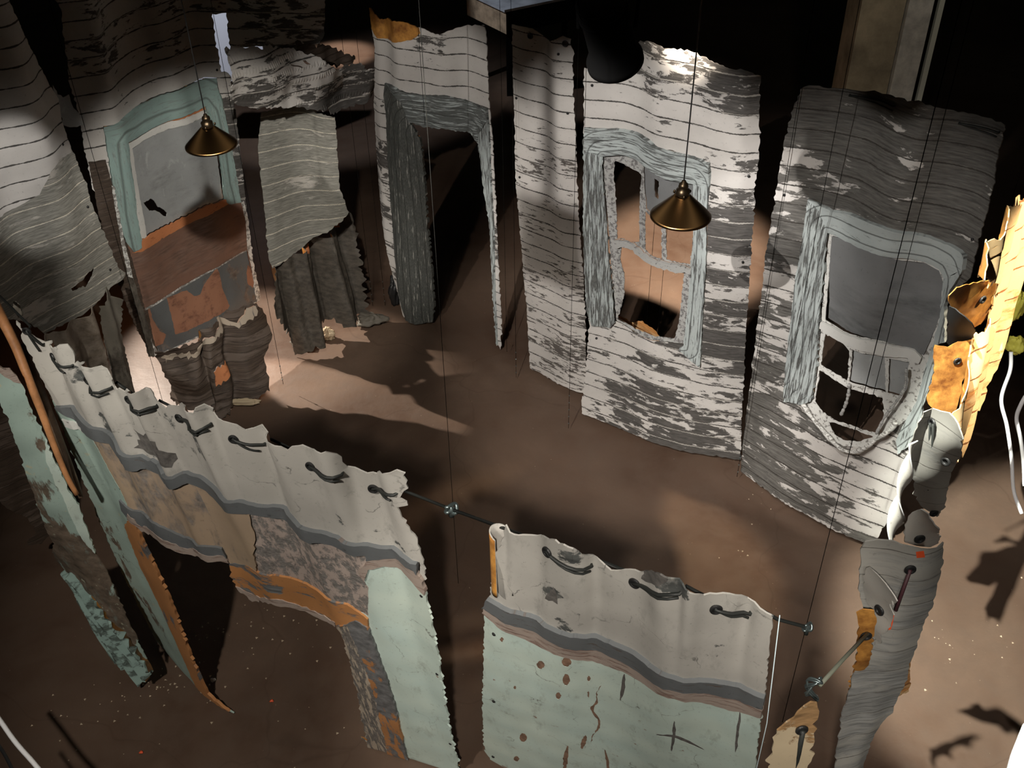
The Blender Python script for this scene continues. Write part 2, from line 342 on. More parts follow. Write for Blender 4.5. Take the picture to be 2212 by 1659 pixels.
# ------------------------------------------------------------ object helpers
def empty(name, loc, label, cat, group=None):
    o = bpy.data.objects.new(name, None); COL.objects.link(o); o.location = loc; o.empty_display_size = .1
    o['label'] = label; o['category'] = cat
    if group: o['group'] = group
    return o
def tag(o, label, cat, group=None, kind=None):
    o['label'] = label; o['category'] = cat
    if group: o['group'] = group
    if kind: o['kind'] = kind
    return o
def meshobj(name, V, F, mats, parent=None, smooth=True, attrs=None, origin=None):
    V = np.array(V, float)
    base = (np.array((parent.parent or parent).location) if parent is not None else (np.array(origin) if origin is not None else V.mean(0)*np.array([1, 1, 0])+np.array([0, 0, V[:, 2].min()])))
    me = bpy.data.meshes.new(name); me.from_pydata((V-base).tolist(), [], [tuple(int(i) for i in f) for f in F])
    for m_ in (mats if isinstance(mats, (list, tuple)) else [mats]): me.materials.append(m_)
    if smooth: me.polygons.foreach_set('use_smooth', [True]*len(me.polygons))
    if attrs:
        for k, v in attrs.items():
            v = np.asarray(v, np.float32)
            if v.ndim == 2: a = me.attributes.new(k, 'FLOAT_VECTOR', 'POINT'); a.data.foreach_set('vector', v.ravel())
            else: a = me.attributes.new(k, 'FLOAT', 'POINT'); a.data.foreach_set('value', v)
    me.update()
    o = bpy.data.objects.new(name, me); COL.objects.link(o)
    if parent is not None: o.parent = parent
    else: o.location = base
    return o
def tube_geo(pts, r, n=8, cap=True):
    P = np.array(pts, float); V = []; F = []
    T = np.gradient(P, axis=0); T /= np.linalg.norm(T, axis=1)[:, None]+1e-12
    ref = np.array([0, 0, 1.0]) if abs(T[0][2]) < .9 else np.array([1.0, 0, 0])
    a = np.cross(T[0], ref); a /= np.linalg.norm(a)
    rr = r if hasattr(r, '__len__') else [r]*len(P)
    for i in range(len(P)):
        a = a-T[i]*(a@T[i]); a /= np.linalg.norm(a)+1e-12; b = np.cross(T[i], a)
        for k in range(n):
            q = 2*math.pi*k/n; V.append(P[i]+rr[i]*(math.cos(q)*a+math.sin(q)*b))
    for i in range(len(P)-1):
        for k in range(n):
            F.append((i*n+k, i*n+(k+1) % n, (i+1)*n+(k+1) % n, (i+1)*n+k))
    if cap: F.append(tuple(range(n))[::-1]); F.append(tuple((len(P)-1)*n+k for k in range(n)))
    return V, F
def join_geo(gs):
    V = []; F = []
    for v, f in gs:
        o = len(V); V += list(v); F += [tuple(i+o for i in q) for q in f]
    return V, F
def lathe_geo(prof, c, n=40):
    V = []; F = []
    for r, z in prof:
        for k in range(n): q = 2*math.pi*k/n; V.append((c[0]+r*math.cos(q), c[1]+r*math.sin(q), c[2]+z))
    for i in range(len(prof)-1):
        for k in range(n): F.append((i*n+k, i*n+(k+1) % n, (i+1)*n+(k+1) % n, (i+1)*n+k))
    return V, F
def box_geo(x0, x1, y0, y1, z0, z1):
    V = [(x, y, z) for x in (x0, x1) for y in (y0, y1) for z in (z0, z1)]
    return V, [(0, 1, 3, 2), (4, 6, 7, 5), (0, 4, 5, 1), (2, 3, 7, 6), (0, 2, 6, 4), (1, 5, 7, 3)]
def idw(pts, vals, x, y):
    if len(pts) == 0: return np.zeros(len(x))
    num = 0; den = 0
    for (a, b), v in zip(pts, vals):
        w_ = 1/((x-a)**2+(y-b)**2+.004)**1.5; num = num+w_*v; den = den+w_
    return num/den
def keep_big(F, cls, nv):
    # a crumb cut off by a jagged line goes with the neighbour it touches, or falls off
    par = np.arange(len(F)); ed = {}
    def find(a):
        while par[a] != a: par[a] = par[par[a]]; a = par[a]
        return a
    nb = []
    for i, f in enumerate(F):
        if cls[i] < 0: continue
        for k in range(3):
            e = (min(f[k], f[(k+1) % 3]), max(f[k], f[(k+1) % 3]))
            if e in ed:
                j = ed[e]
                if cls[i] == cls[j]: par[find(i)] = find(j)
                else: nb.append((i, j))
            else: ed[e] = i
    rt = np.array([find(i) for i in range(len(F))]); cnt = np.bincount(rt, minlength=len(F))
    big = {}
    for c in set(cls.tolist()):
        if c >= 0:
            big[c] = max(cnt[r] for r in set(rt[cls == c].tolist()))
    out = cls.copy(); small = {}
    for i in range(len(F)):
        if cls[i] >= 0 and cnt[rt[i]] < .12*big[cls[i]]: small[rt[i]] = -1
    for i, j in nb:
        for a, b in ((i, j), (j, i)):
            if rt[a] in small and rt[b] not in small: small[rt[a]] = cls[b]
    for i in range(len(F)):
        if rt[i] in small and cls[i] >= 0: out[i] = small[rt[i]]
    return out
GROM = None
def skin(name, label, cat, surf, outline, main, parts=(), holes=(), peel=((0, 0, .3),), row=0, gs=.022, gz=.022, crumple=.008, jit=.004,
         thick=.006, lap=.0035, group=None, screws=(), grommets=(), folds=None, curl=None, back='back'):
    """a torn wall skin: outline and parts are traced on the sheet, meshed finely, then folded and crumpled"""
    O = surf.inv(outline)
    Hs = [surf.inv(h) for h in holes]
    Ps = [(p, surf.inv(p['poly'])) for p in parts]
    smin, zmin = O.min(0); smax, zmax = O.max(0)
    base = surf.P([(smin+smax)/2/surf.L], [max(0, zmin)])[0]
    root = empty(name, base, label, cat, group)
    pts = []; edges = []
    def addpoly(q, step, j, seed):
        r = resample(q, step, j, seed); k = len(pts); pts.extend([Vector(v) for v in r]); n = len(r)
        edges.extend([(k+i, k+(i+1) % n) for i in range(n)])
        return [tuple(v) for v in r]
    O2 = addpoly(O, .02, jit, 1)
    H2 = [addpoly(h, .015, jit*.7, 5+i) for i, h in enumerate(Hs)]
    P2 = [addpoly(q, .02, p.get('jit', jit*.5), 50+i) for i, (p, q) in enumerate(Ps)]
    zs = []
    if row:
        k = int(zmin/row)-1
        while k*row < zmax:
            zs += [k*row-.0012, k*row+.0012, k*row+.04, k*row+.08]; k += 1
    else: zs = np.arange(zmin, zmax, gz)
    zs = np.array([z for z in zs if zmin < z < zmax])
    ss = np.arange(smin, smax, gs)
    GX, GZ = np.meshgrid(ss, zs); GX = GX.ravel(); GZ = GZ.ravel()
    GX = GX+((np.arange(len(GX))//len(ss)) % 2)*gs*.5
    ok = inside(O2, GX, GZ)
    for h in H2: ok &= ~inside(h, GX, GZ)
    ok[ok] = dist_poly(O2, GX[ok], GZ[ok]) > .006
    pts.extend([Vector((float(a), float(b))) for a, b in zip(GX[ok], GZ[ok])])
    V2, _, F2, _, _, _ = delaunay_2d_cdt(pts, edges, [], 0, 1e-5)
    V2 = np.array([tuple(v) for v in V2]); F2 = np.array([tuple(f) for f in F2 if len(f) == 3])
    c = V2[F2].mean(1)
    cls = np.where(inside(O2, c[:, 0], c[:, 1]), 0, -1)
    for i, q in enumerate(P2):
        m_ = inside(q, c[:, 0], c[:, 1])
        cls[m_ & ((cls >= 0) | bool(Ps[i][0].get('extra')))] = i+1
    for h in H2: cls[inside(h, c[:, 0], c[:, 1])] = -1
    cls = keep_big(F2, cls, len(V2))
    pl = surf.inv([(a, b) for a, b, _ in peel]); pv = [v for _, _, v in peel]
    u = V2[:, 0]/surf.L; z = V2[:, 1]
    P0 = surf.P(u, z); N0 = surf.N(u, z)
    base_d = crumple*wob(V2[:, 0]*2.0, z*1.6, 1, 2.2)+crumple*.35*wob(V2[:, 0]*6, z*1.6, 2, 2.2)
    if folds: base_d = base_d+folds(V2[:, 0], z)
    def dfun(a, b, _c=crumple, _f=folds):
        r_ = _c*wob(a*2.0, b*1.6, 1, 2.2)+_c*.35*wob(a*6, b*1.6, 2, 2.2)
        return r_+(_f(a, b) if _f else 0)
    surf.disp = dfun
    pe = np.clip(idw(pl, pv, V2[:, 0], z), 0, 1)
    sash = root
    for i in range(len(Ps)+1):
        f = F2[cls == i]
        if len(f) == 0: continue
        p = Ps[i-1][0] if i else dict(name='siding' if row else 'sheet', mat=main)
        if not i and isinstance(main, tuple): p = dict(name=main[0], mat=main[1])
        ids, invx = np.unique(f.ravel(), return_inverse=True); f = invx.reshape(-1, 3)
        d = base_d[ids].copy(); off = p.get('off', 0); d = d+off
        prow = row if i == 0 else p.get('row', 0)
        if prow: fr = (z[ids]/prow) % 1; d = d-lap*fr
        ref = p.get('ref'); dist = np.zeros(len(ids))
        if ref is not None:
            rq = surf.inv(ref); dist = dist_poly([tuple(v) for v in rq], V2[ids, 0], z[ids], closed=p.get('ref_closed', True))
            d = d+.005*np.sin(dist*45)
        pp = pe[ids] if p.get('peel') is None else np.full(len(ids), p['peel'])
        if p.get('pfun'): d = d+p['pfun'](V2[ids, 0], z[ids])
        Q = P0[ids]+N0[ids]*d[:, None]
        Q[:, 2] = np.maximum(Q[:, 2], .012)
        sz = np.column_stack([V2[ids, 0], z[ids], dist])
        # normal orientation: make faces face N0
        a, b_, c_ = Q[f[:, 0]], Q[f[:, 1]], Q[f[:, 2]]
        nn = np.cross(b_-a, c_-a); flip = (nn*N0[ids][f[:, 0]]).sum(1) < 0; f[flip] = f[flip][:, ::-1]
        o = meshobj(p['name'], Q, f, [M[p['mat']] if isinstance(p['mat'], str) else p['mat'], M[p.get('back', back)]], sash if p['name'] in ('window_shade', 'pane', 'meeting_rail') else root, attrs={'sz': sz, 'peel': pp})
        if p.get('label'): o['label'] = p['label']
        md = o.modifiers.new('thickness', 'SOLIDIFY'); md.thickness = thick+max(0, off); md.offset = -1; md.material_offset = 1; md.material_offset_rim = 0
        o.modifiers.new('crisp_edges', 'EDGE_SPLIT').split_angle = math.radians(42)
        if p['name'] == 'sash': sash = o
    global GROM
    for (gx, gy) in grommets:
        q = surf.inv([(gx, gy)])[0]; uu = np.array([q[0]/surf.L]); zz = np.array([q[1]])
        ctr = surf.P(uu, zz)[0]+surf.N(uu, zz)[0]*(.008+dfun(q[0], q[1])); nrm = surf.N(uu, zz)[0]
        if GROM is None:
            V, F = [], []
            for a in range(20):
                A = 2*math.pi*a/20
                for b_ in range(8):
                    Bq = 2*math.pi*b_/8; r = .016+.006*math.cos(Bq); V.append((r*math.cos(A), r*math.sin(A), .006*math.sin(Bq)))
            for a in range(20):
                for b_ in range(8): F.append((a*8+b_, ((a+1) % 20)*8+b_, ((a+1) % 20)*8+(b_+1) % 8, a*8+(b_+1) % 8))
            nV = len(V)
            for a in range(20): V.append((.013*math.cos(2*math.pi*a/20), .013*math.sin(2*math.pi*a/20), -.002))
            F.append(tuple(range(nV, nV+20)))
            me = bpy.data.meshes.new('grommet'); me.from_pydata(V, [], F); me.materials.append(M['black']); GROM = me
        o = bpy.data.objects.new('grommet', GROM); COL.objects.link(o); o.parent = root
        o.location = Vector(ctr)-Vector(base); o.rotation_euler = Vector(nrm).to_track_quat('Z', 'Y').to_euler()
    for (gx, gy) in screws:
        q = surf.inv([(gx, gy)])[0]; uu = np.array([q[0]/surf.L]); zz = np.array([q[1]])
        nrm = surf.N(uu, zz)[0]; ctr = surf.P(uu, zz)[0]+nrm*(.004+dfun(q[0], q[1]))
        o = screw_obj(); o.parent = root; o.location = Vector(ctr)-Vector(base); o.rotation_euler = Vector(nrm).to_track_quat('Z', 'Y').to_euler()
    return root
SCREW = None
def screw_obj():
    global SCREW
    if SCREW is None:
        V, F = lathe_geo([(.0001, .004), (.006, .0035), (.009, .001), (.009, -.012)], (0, 0, 0), 12)
        SCREW = bpy.data.meshes.new('screw_head'); SCREW.from_pydata(V, [], F); SCREW.materials.append(M['black'])
    o = bpy.data.objects.new('screw_head', SCREW); COL.objects.link(o); return o
def lacing(surf, segs, label, r=.0065, ends=(), n=10, sag=0, double=True):
    """one cord laced in and out through the grommets"""
    pts = []
    for (a, b) in segs:
        q = surf.inv([a, b]); uu = q[:, 0]/surf.L; N = surf.N(uu, q[:, 1]); P = surf.P(uu, q[:, 1])+N*surf.disp(q[:, 0], q[:, 1])[:, None]
        k_ = np.linspace(0, 1, 7)[:, None]; qq = q[0]*(1-k_)+q[1]*k_; uu2 = qq[:, 0]/surf.L; N2 = surf.N(uu2, qq[:, 1])
        dd = surf.disp(qq[:, 0], qq[:, 1]); lin = np.maximum(dd, dd[0]*(1-k_[:, 0])+dd[-1]*k_[:, 0])
        P2 = surf.P(uu2, qq[:, 1])+N2*(lin+.012)[:, None]
        pts.append(P[0]-N[0]*.03); pts.extend(list(P2)); pts.append(P[1]-N[1]*.03)
    if ends:
        if ends[0] is not None: pts = [np.array(ends[0])]+pts
        if ends[1] is not None: pts = pts+[np.array(e) for e in ends[1:]]
    gs_ = [tube_geo(pts, r, 8)]
    if double:
        for (a, b) in segs:
            q = surf.inv([a, (b[0]-3, b[1]+9)]); uu = q[:, 0]/surf.L; N = surf.N(uu, q[:, 1]); P = surf.P(uu, q[:, 1])+N*surf.disp(q[:, 0], q[:, 1])[:, None]
            k_ = np.linspace(0, 1, 7)[:, None]; qq = q[0]*(1-k_)+q[1]*k_; uu2 = qq[:, 0]/surf.L; N2 = surf.N(uu2, qq[:, 1]); dd = surf.disp(qq[:, 0], qq[:, 1])
            lin = np.maximum(dd, dd[0]*(1-k_[:, 0])+dd[-1]*k_[:, 0]); P2 = surf.P(uu2, qq[:, 1])+N2*(lin+.010)[:, None]; P2[:, 2] -= .005*np.sin(math.pi*k_[:, 0])
            gs_.append(tube_geo(P2, r*.75, 6))
    V, F = join_geo(gs_)
    return tag(meshobj('lacing_cord', V, F, M['cord']), label, 'cord')
# ------------------------------------------------------------ the setting
V, F = box_geo(-16, 16, -4, 26, -.2, 0)
fl_ = meshobj('floor', V, F, M['floor'], smooth=False, origin=(0, 0, 0)); fl_['kind'] = 'structure'
# ------------------------------------------------------------ back wall: narrow white clapboard skin
S5 = Surf([(1143, 796), (1170, 809), (1205, 828), (1240, 844), (1266, 851)], [(1109, 115), (1134, 124), (1175, 133), (1195, 147), (1238, 152)])
skin('clapboard_skin', 'narrow white clapboard strip between the doorway skin and the broken window skin', 'wall panel', S5,
     [(1106, 52), (1130, 58), (1150, 62), (1172, 75), (1185, 90), (1200, 86), (1215, 80), (1233, 85), (1237, 110), (1238, 200), (1243, 300), (1247, 400), (1252, 500), (1260, 600), (1265, 700), (1266, 850),
      (1240, 843), (1200, 826), (1170, 808), (1145, 795), (1142, 740), (1135, 650), (1128, 550), (1122, 480), (1115, 400), (1112, 300), (1108, 200), (1106, 100)],
     ('siding', 'siding_fine'), row=.118, peel=[(1120, 90, .22), (1200, 100, .2), (1150, 200, .05), (1200, 260, .12), (1160, 330, .35), (1210, 360, .38), (1180, 480, .25), (1180, 620, .36), (1220, 700, .40), (1180, 780, .42)],
     grommets=[(1146, 77), (1221, 94)], screws=[(1115, 212), (1226, 245), (1206, 95 + 22), (1124, 382)])
# ------------------------------------------------------------ back wall: skin with the broken window
S6 = Surf([(1257, 893), (1300, 911), (1349, 930), (1415, 958), (1481, 977), (1560, 989), (1600, 996)],
          [(1262, 175), (1341, 180), (1377, 189), (1402, 202), (1422, 210), (1473, 220), (1511, 228), (1549, 240), (1600, 249), (1641, 247)])
CIN6 = [(1303, 335), (1350, 333), (1380, 345), (1405, 365), (1440, 385), (1500, 395), (1503, 480), (1495, 580), (1485, 680), (1478, 745), (1440, 740), (1400, 735), (1370, 720), (1330, 695), (1325, 640), (1318, 560), (1312, 470), (1305, 400)]
R6 = CIN6
skin('clapboard_skin', 'white clapboard skin with a broken blue grey window missing most panes', 'wall panel', S6,
     [(1262, 148), (1300, 152), (1335, 140), (1360, 110), (1382, 88), (1410, 93), (1440, 105), (1490, 112), (1530, 130), (1580, 150), (1600, 150), (1645, 165), (1641, 250), (1640, 330), (1632, 400), (1628, 480), (1622, 560), (1617, 640),
      (1612, 700), (1608, 800), (1603, 900), (1600, 995), (1560, 988), (1481, 976), (1415, 957), (1349, 929), (1300, 910), (1257, 893), (1256, 870), (1262, 830), (1268, 760), (1272, 700), (1268, 640), (1264, 560), (1262, 480), (1261, 400), (1260, 300)],
     ('siding', 'siding'), row=.122,
     parts=[dict(name='head_casing', mat='trim_h', off=.022, peel=.42, ref=CIN6, poly=[(1262, 275), (1300, 277), (1370, 285), (1400, 300), (1420, 318), (1460, 328), (1535, 352), (1534, 400), (1500, 397), (1440, 387), (1405, 367), (1380, 347), (1350, 335), (1303, 337), (1262, 322)]),
            dict(name='side_casing', mat='trim_v', off=.022, peel=.52, ref=CIN6, poly=[(1262, 322), (1303, 337), (1305, 400), (1312, 470), (1318, 560), (1325, 640), (1330, 695), (1320, 706), (1280, 701), (1266, 660), (1263, 500)]),
            dict(name='side_casing', mat='trim_v', off=.022, peel=.38, ref=CIN6, poly=[(1500, 397), (1534, 400), (1530, 450), (1527, 560), (1520, 660), (1513, 790), (1490, 775), (1468, 752), (1478, 745), (1485, 680), (1495, 580), (1503, 480)]),
            dict(name='sash', mat='sash', off=-.012, peel=.45, poly=CIN6),
            dict(name='window_shade', mat='shade', off=-.024, peel=.3, poly=[(1384, 352), (1405, 368), (1440, 388), (1498, 398), (1499, 488), (1440, 486), (1415, 472), (1392, 453), (1387, 400)]),
            dict(name='meeting_rail', mat='sash', off=.018, peel=.25, jit=.006, poly=[(1327, 520), (1350, 519), (1370, 527), (1390, 545), (1402, 556), (1440, 567), (1496, 577), (1494, 590), (1455, 585), (1405, 568), (1385, 553), (1365, 537), (1330, 531)])],
     holes=[[(1328, 349), (1350, 360), (1376, 374), (1381, 380), (1378, 440), (1378, 524), (1366, 524), (1350, 518), (1332, 518), (1330, 440), (1325, 380)],
            [(1391, 457), (1402, 466), (1420, 481), (1427, 484), (1428, 562), (1410, 556), (1400, 551), (1391, 540)],
            [(1437, 489), (1460, 494), (1497, 494), (1495, 530), (1489, 573), (1460, 568), (1439, 563)],
            [(1408, 388), (1419, 395), (1419, 433), (1410, 428)],
            [(1342, 535), (1365, 541), (1385, 556), (1400, 570), (1440, 584), (1476, 592), (1470, 650), (1465, 700), (1455, 734), (1430, 731), (1400, 725), (1370, 713), (1345, 699), (1332, 692), (1338, 672), (1346, 640), (1347, 600), (1338, 560)]],
     peel=[(1280, 170, .02), (1340, 250, .03), (1430, 110, .62), (1500, 140, .72), (1450, 180, .42), (1500, 230, .25), (1480, 300, .03), (1560, 160, .9), (1610, 200, .88), (1600, 250, .7), (1560, 225, .66), (1590, 300, .3), (1570, 350, .35), (1570, 420, .55), (1600, 380, .62), (1590, 520, .62), (1570, 600, .42),
           (1590, 680, .5), (1570, 740, .52), (1560, 800, .55), (1590, 900, .66), (1300, 730, .38), (1300, 820, .35), (1290, 880, .4), (1400, 800, .45), (1430, 880, .58), (1380, 910, .55), (1500, 900, .6), (1520, 960, .82), (1460, 960, .8), (1350, 920, .7), (1480, 820, .4)],
     screws=[(1279, 184), (1279, 306), (1388, 320), (1283, 468), (1605, 567), (1288, 731), (1617, 380), (1270, 668)])
# torn tan scrap in the sill of the broken window
def cloth(name, label, cat, px, mat, back='back', amp=.02, thick=.006, parent=None, group=None, row=0, peel=.4, gs=.02, sub=None, jit=.006, freq=2.2):
    """a small hanging scrap: px = rows of points (photo x, photo y, distance along the ground or height)"""
    pass
SC6 = Surf([(1345, 700), (1440, 745)], None, zb=.62)
skin('hanging_scrap', 'crumpled tan scrap caught in the sill of the broken window', 'scrap', SC6,
     [(1328, 684), (1345, 690), (1362, 697), (1385, 695), (1402, 706), (1418, 716), (1432, 735), (1400, 738), (1372, 735), (1366, 722), (1358, 706)],
     ('sheet', 'pale_amber'), crumple=.03, gs=.015, peel=[(1380, 715, .6)], thick=.004)
# ------------------------------------------------------------ back wall: right window skin
S7 = Surf([(1600, 1019), (1652, 1058), (1703, 1092), (1750, 1117), (1794, 1142), (1834, 1160), (1884, 1178)],
          [(1700, 298), (1753, 304), (1804, 311), (1867, 327), (1905, 347), (1930, 360), (1968, 372), (2032, 377), (2108, 395), (2150, 418)])
CIN7 = [(1790, 500), (1830, 520), (1880, 540), (1940, 553), (2000, 562), (2032, 577), (2043, 598), (2035, 680), (2020, 740), (2000, 800), (1985, 860), (1960, 905), (1920, 935), (1860, 968), (1820, 965), (1790, 945), (1760, 910), (1737, 872), (1755, 865), (1765, 790), (1772, 705), (1780, 600)]
R7 = skin('clapboard_skin', 'grey weathered clapboard skin at the right with dark cloth in its upper window', 'wall panel', S7,
     [(1735, 188), (1760, 185), (1800, 190), (1840, 195), (1920, 205), (1990, 222), (2060, 240), (2130, 255), (2170, 270), (2165, 300), (2150, 350), (2140, 420), (2125, 480), (2110, 540), (2095, 600), (2060, 640), (2046, 660), (2045, 738),
      (2022, 745), (2017, 820), (1995, 880), (1985, 930), (1968, 960), (1958, 990), (1950, 1030), (1935, 1080), (1915, 1130), (1885, 1178), (1834, 1160), (1794, 1142), (1750, 1116), (1703, 1091), (1652, 1056), (1600, 1018),
      (1605, 950), (1612, 880), (1625, 800), (1635, 700), (1645, 640), (1652, 560), (1665, 480), (1675, 420), (1685, 350), (1700, 280), (1715, 230)],
     ('siding', 'siding_grey'), row=.122,
     parts=[dict(name='side_casing', mat='trim_v', off=.022, peel=.45, ref=CIN7, poly=[(1745, 430), (1770, 450), (1790, 500), (1780, 600), (1772, 705), (1765, 790), (1755, 866), (1735, 872), (1695, 865), (1698, 800), (1710, 700), (1720, 600), (1735, 520)]),
            dict(name='head_casing', mat='trim_h', off=.022, peel=.22, ref=CIN7, poly=[(1745, 430), (1760, 432), (1800, 455), (1850, 465), (1900, 485), (1950, 500), (2010, 510), (2050, 525), (2090, 550), (2085, 582), (2043, 600), (2032, 577), (2000, 562), (1940, 553), (1880, 540), (1830, 520), (1790, 500), (1770, 450)]),
            dict(name='side_casing', mat='trim_v', off=.022, peel=.30, ref=CIN7, poly=[(2043, 600), (2085, 582), (2060, 622), (2046, 655), (2045, 738), (2022, 745), (2017, 820), (1995, 880), (1985, 930), (1965, 962), (1942, 978), (1938, 950), (1960, 905), (1985, 860), (2000, 800), (2020, 740), (2035, 680)]),
            dict(name='sash', mat='whitewood', off=-.008, peel=.35, poly=CIN7),
            dict(name='window_shade', mat='shade', off=-.022, peel=.35, poly=[(1797, 511), (1850, 535), (1900, 550), (1950, 564), (2000, 570), (2028, 585), (2036, 610), (2029, 680), (2008, 740), (1994, 768), (1930, 745), (1870, 732), (1820, 717), (1781, 692), (1788, 600)],
                 pfun=lambda s_, z_: .03*np.sin(s_*4+z_*6)*np.exp(-((z_-1.9)/.5)**2)),
            dict(name='meeting_rail', mat='whitewood', off=.014, peel=.12, poly=[(1775, 694), (1820, 718), (1870, 733), (1930, 746), (1975, 754), (1992, 772), (1985, 785), (1960, 772), (1910, 768), (1850, 752), (1800, 728), (1772, 708)]),
            dict(name='pane', mat='shade_light', off=-.03, peel=.2, poly=[(1840, 757), (1910, 773), (1912, 850), (1833, 826)]),
            dict(name='pane', mat='shade_light', off=-.03, peel=.2, poly=[(1920, 775), (1962, 785), (1958, 840), (1945, 858), (1917, 851)])],
     holes=[[(1781, 722), (1800, 732), (1820, 744), (1833, 760), (1828, 825), (1808, 812), (1785, 799), (1769, 790)],
            [(1767, 802), (1790, 814), (1812, 829), (1828, 838), (1860, 848), (1905, 861), (1908, 885), (1905, 912), (1893, 938), (1865, 932), (1835, 920), (1800, 908), (1775, 892), (1757, 868)],
            [(1805, 915), (1835, 927), (1868, 940), (1885, 945), (1858, 956), (1825, 955), (1800, 940), (1787, 912)]],
     peel=[(1720, 230, .96), (1690, 320, .45), (1690, 370, .5), (1700, 400, .6), (1800, 250, .98), (1760, 380, .66), (1860, 380, .84), (1810, 340, .86), (1960, 330, .62), (1960, 390, .72), (2060, 300, .92), (2050, 380, .95), (2080, 430, .92), (2000, 440, .86), (1900, 430, .88), (1690, 470, .72), (1680, 540, .86),
           (1670, 600, .42), (1680, 640, .42), (1660, 700, .42), (1660, 760, .60), (1650, 820, .62), (1650, 900, .74), (1630, 980, .8), (1700, 900, .78), (1720, 920, .5), (1700, 1000, .64), (1760, 960, .5), (1790, 1010, .42), (1850, 1010, .38), (1800, 990, .40), (1900, 1010, .28), (1860, 1070, .42), (1900, 1110, .5), (1800, 1090, .55), (1740, 1060, .72), (1690, 1060, .74), (1850, 1140, .5)],
     screws=[(1877, 489), (1887, 492), (1983, 522), (1996, 523), (1694, 421), (2101, 517)])
lacing(S7, [((1836, 205), (1932, 230)), ((2072, 265), (2158, 286))], 'black cord laced through the dark top of the grey weathered clapboard skin')
def bar(S, name, root, px, r, off, mat, peel=.3):
    q = S.inv(px); uu = q[:, 0]/S.L; N = S.N(uu, q[:, 1]); P = S.P(uu, q[:, 1])+N*off; P = spline(P, 40)
    rr = [r*(.8+.3*math.sin(i*.9)*math.sin(i*.37)) for i in range(40)]
    V, F = tube_geo(P, rr, 8); V = np.array(V); L = np.linspace(0, .5, len(V))
    return meshobj(name, V, F, M[mat], root, attrs={'sz': np.column_stack([L*3, V[:, 2]*3, L*0]), 'peel': np.full(len(V), peel)})
bar(S7, 'broken_sash_bar', R7, [(1741, 868), (1757, 893), (1778, 918), (1800, 944), (1824, 966), (1850, 970), (1872, 962), (1898, 942), (1925, 925), (1942, 905)], .019, .035, 'whitewood', .45)
bar(S7, 'broken_sash_bar', R7, [(1963, 790), (1960, 830), (1940, 862), (1915, 895), (1897, 930)], .011, .04, 'sash', .4)
bar(S7, 'hanging_muntin', R7, [(1836, 828), (1834, 850), (1828, 872), (1818, 895)], .013, .01, 'sash', .45)
# ------------------------------------------------------------ doorway skin
S4 = Surf([(838, 640), (875, 684), (905, 693), (938, 694), (1010, 722), (1080, 752)], [(811, 111), (836, 118), (853, 137), (881, 142), (922, 147), (957, 153), (1008, 152), (1054, 167)])
CIN4 = [(885, 262), (920, 272), (960, 275), (990, 280), (1020, 285), (1035, 310), (1040, 360), (1048, 420), (1058, 480), (1062, 550), (1068, 650), (1072, 760), (938, 700), (940, 650), (933, 560), (925, 480), (920, 400), (915, 330), (905, 290)]
skin('doorway_skin', 'white clapboard skin around a tall open doorway, its torn top corner orange', 'wall panel', S4,
     [(800, 15), (830, 38), (860, 47), (905, 60), (940, 75), (960, 72), (990, 60), (1045, 54), (1050, 70), (1053, 150), (1058, 250), (1062, 300), (1068, 400), (1072, 500), (1078, 600), (1083, 700), (1081, 755),
      (1073, 740), (1068, 650), (1062, 550), (1058, 480), (1048, 420), (1040, 360), (1035, 310), (1020, 285), (990, 280), (960, 275), (920, 272), (885, 262), (900, 280), (908, 295), (915, 330), (920, 400), (925, 480), (933, 560), (940, 650), (938, 692),
      (910, 697), (880, 690), (870, 680), (855, 605), (845, 540), (832, 470), (822, 400), (815, 300), (811, 220), (815, 100), (805, 60)],
     ('siding', 'siding'), row=.122,
     parts=[dict(name='side_casing', mat='trim_dark_v', off=.022, peel=.74, ref=[(905, 290), (925, 480), (940, 690)], ref_closed=False, poly=[(841, 178), (870, 215), (885, 262), (908, 295), (915, 330), (920, 400), (925, 480), (933, 560), (940, 650), (938, 693), (910, 697), (880, 690), (868, 640), (856, 540), (850, 420), (845, 300)]),
            dict(name='head_casing', mat='trim_h', off=.022, peel=.62, ref=[(885, 262), (960, 275), (1020, 285)], ref_closed=False, poly=[(841, 178), (855, 190), (880, 200), (920, 205), (960, 205), (1000, 213), (1030, 225), (1053, 237), (1056, 262), (1035, 290), (1020, 285), (990, 280), (960, 275), (920, 272), (885, 262), (866, 215)]),
            dict(name='side_casing', mat='trim_v', off=.016, peel=.45, poly=[(1035, 290), (1056, 258), (1058, 300), (1062, 400), (1067, 480), (1070, 600), (1074, 700), (1076, 752), (1068, 650), (1062, 550), (1058, 480), (1048, 420), (1040, 360), (1035, 310)]),
            dict(name='torn_corner', mat=M['back'], off=.004, label='orange latex backing showing at the torn corner', poly=[(800, 15), (830, 38), (834, 45), (847, 42), (905, 60), (908, 72), (890, 86), (850, 92), (822, 78), (805, 60)])],
     peel=[(820, 120, .05), (880, 100, .3), (930, 120, .35), (1000, 120, .12), (880, 170, .08), (960, 180, .03), (1020, 100, .15), (820, 260, .25), (830, 330, .5), (835, 420, .5), (845, 520, .4), (855, 600, .35), (1060, 400, .2), (1080, 700, .3), (940, 90, .5)],
     folds=lambda s_, z_: .05*np.exp(-((s_-.08)/.10)**2))
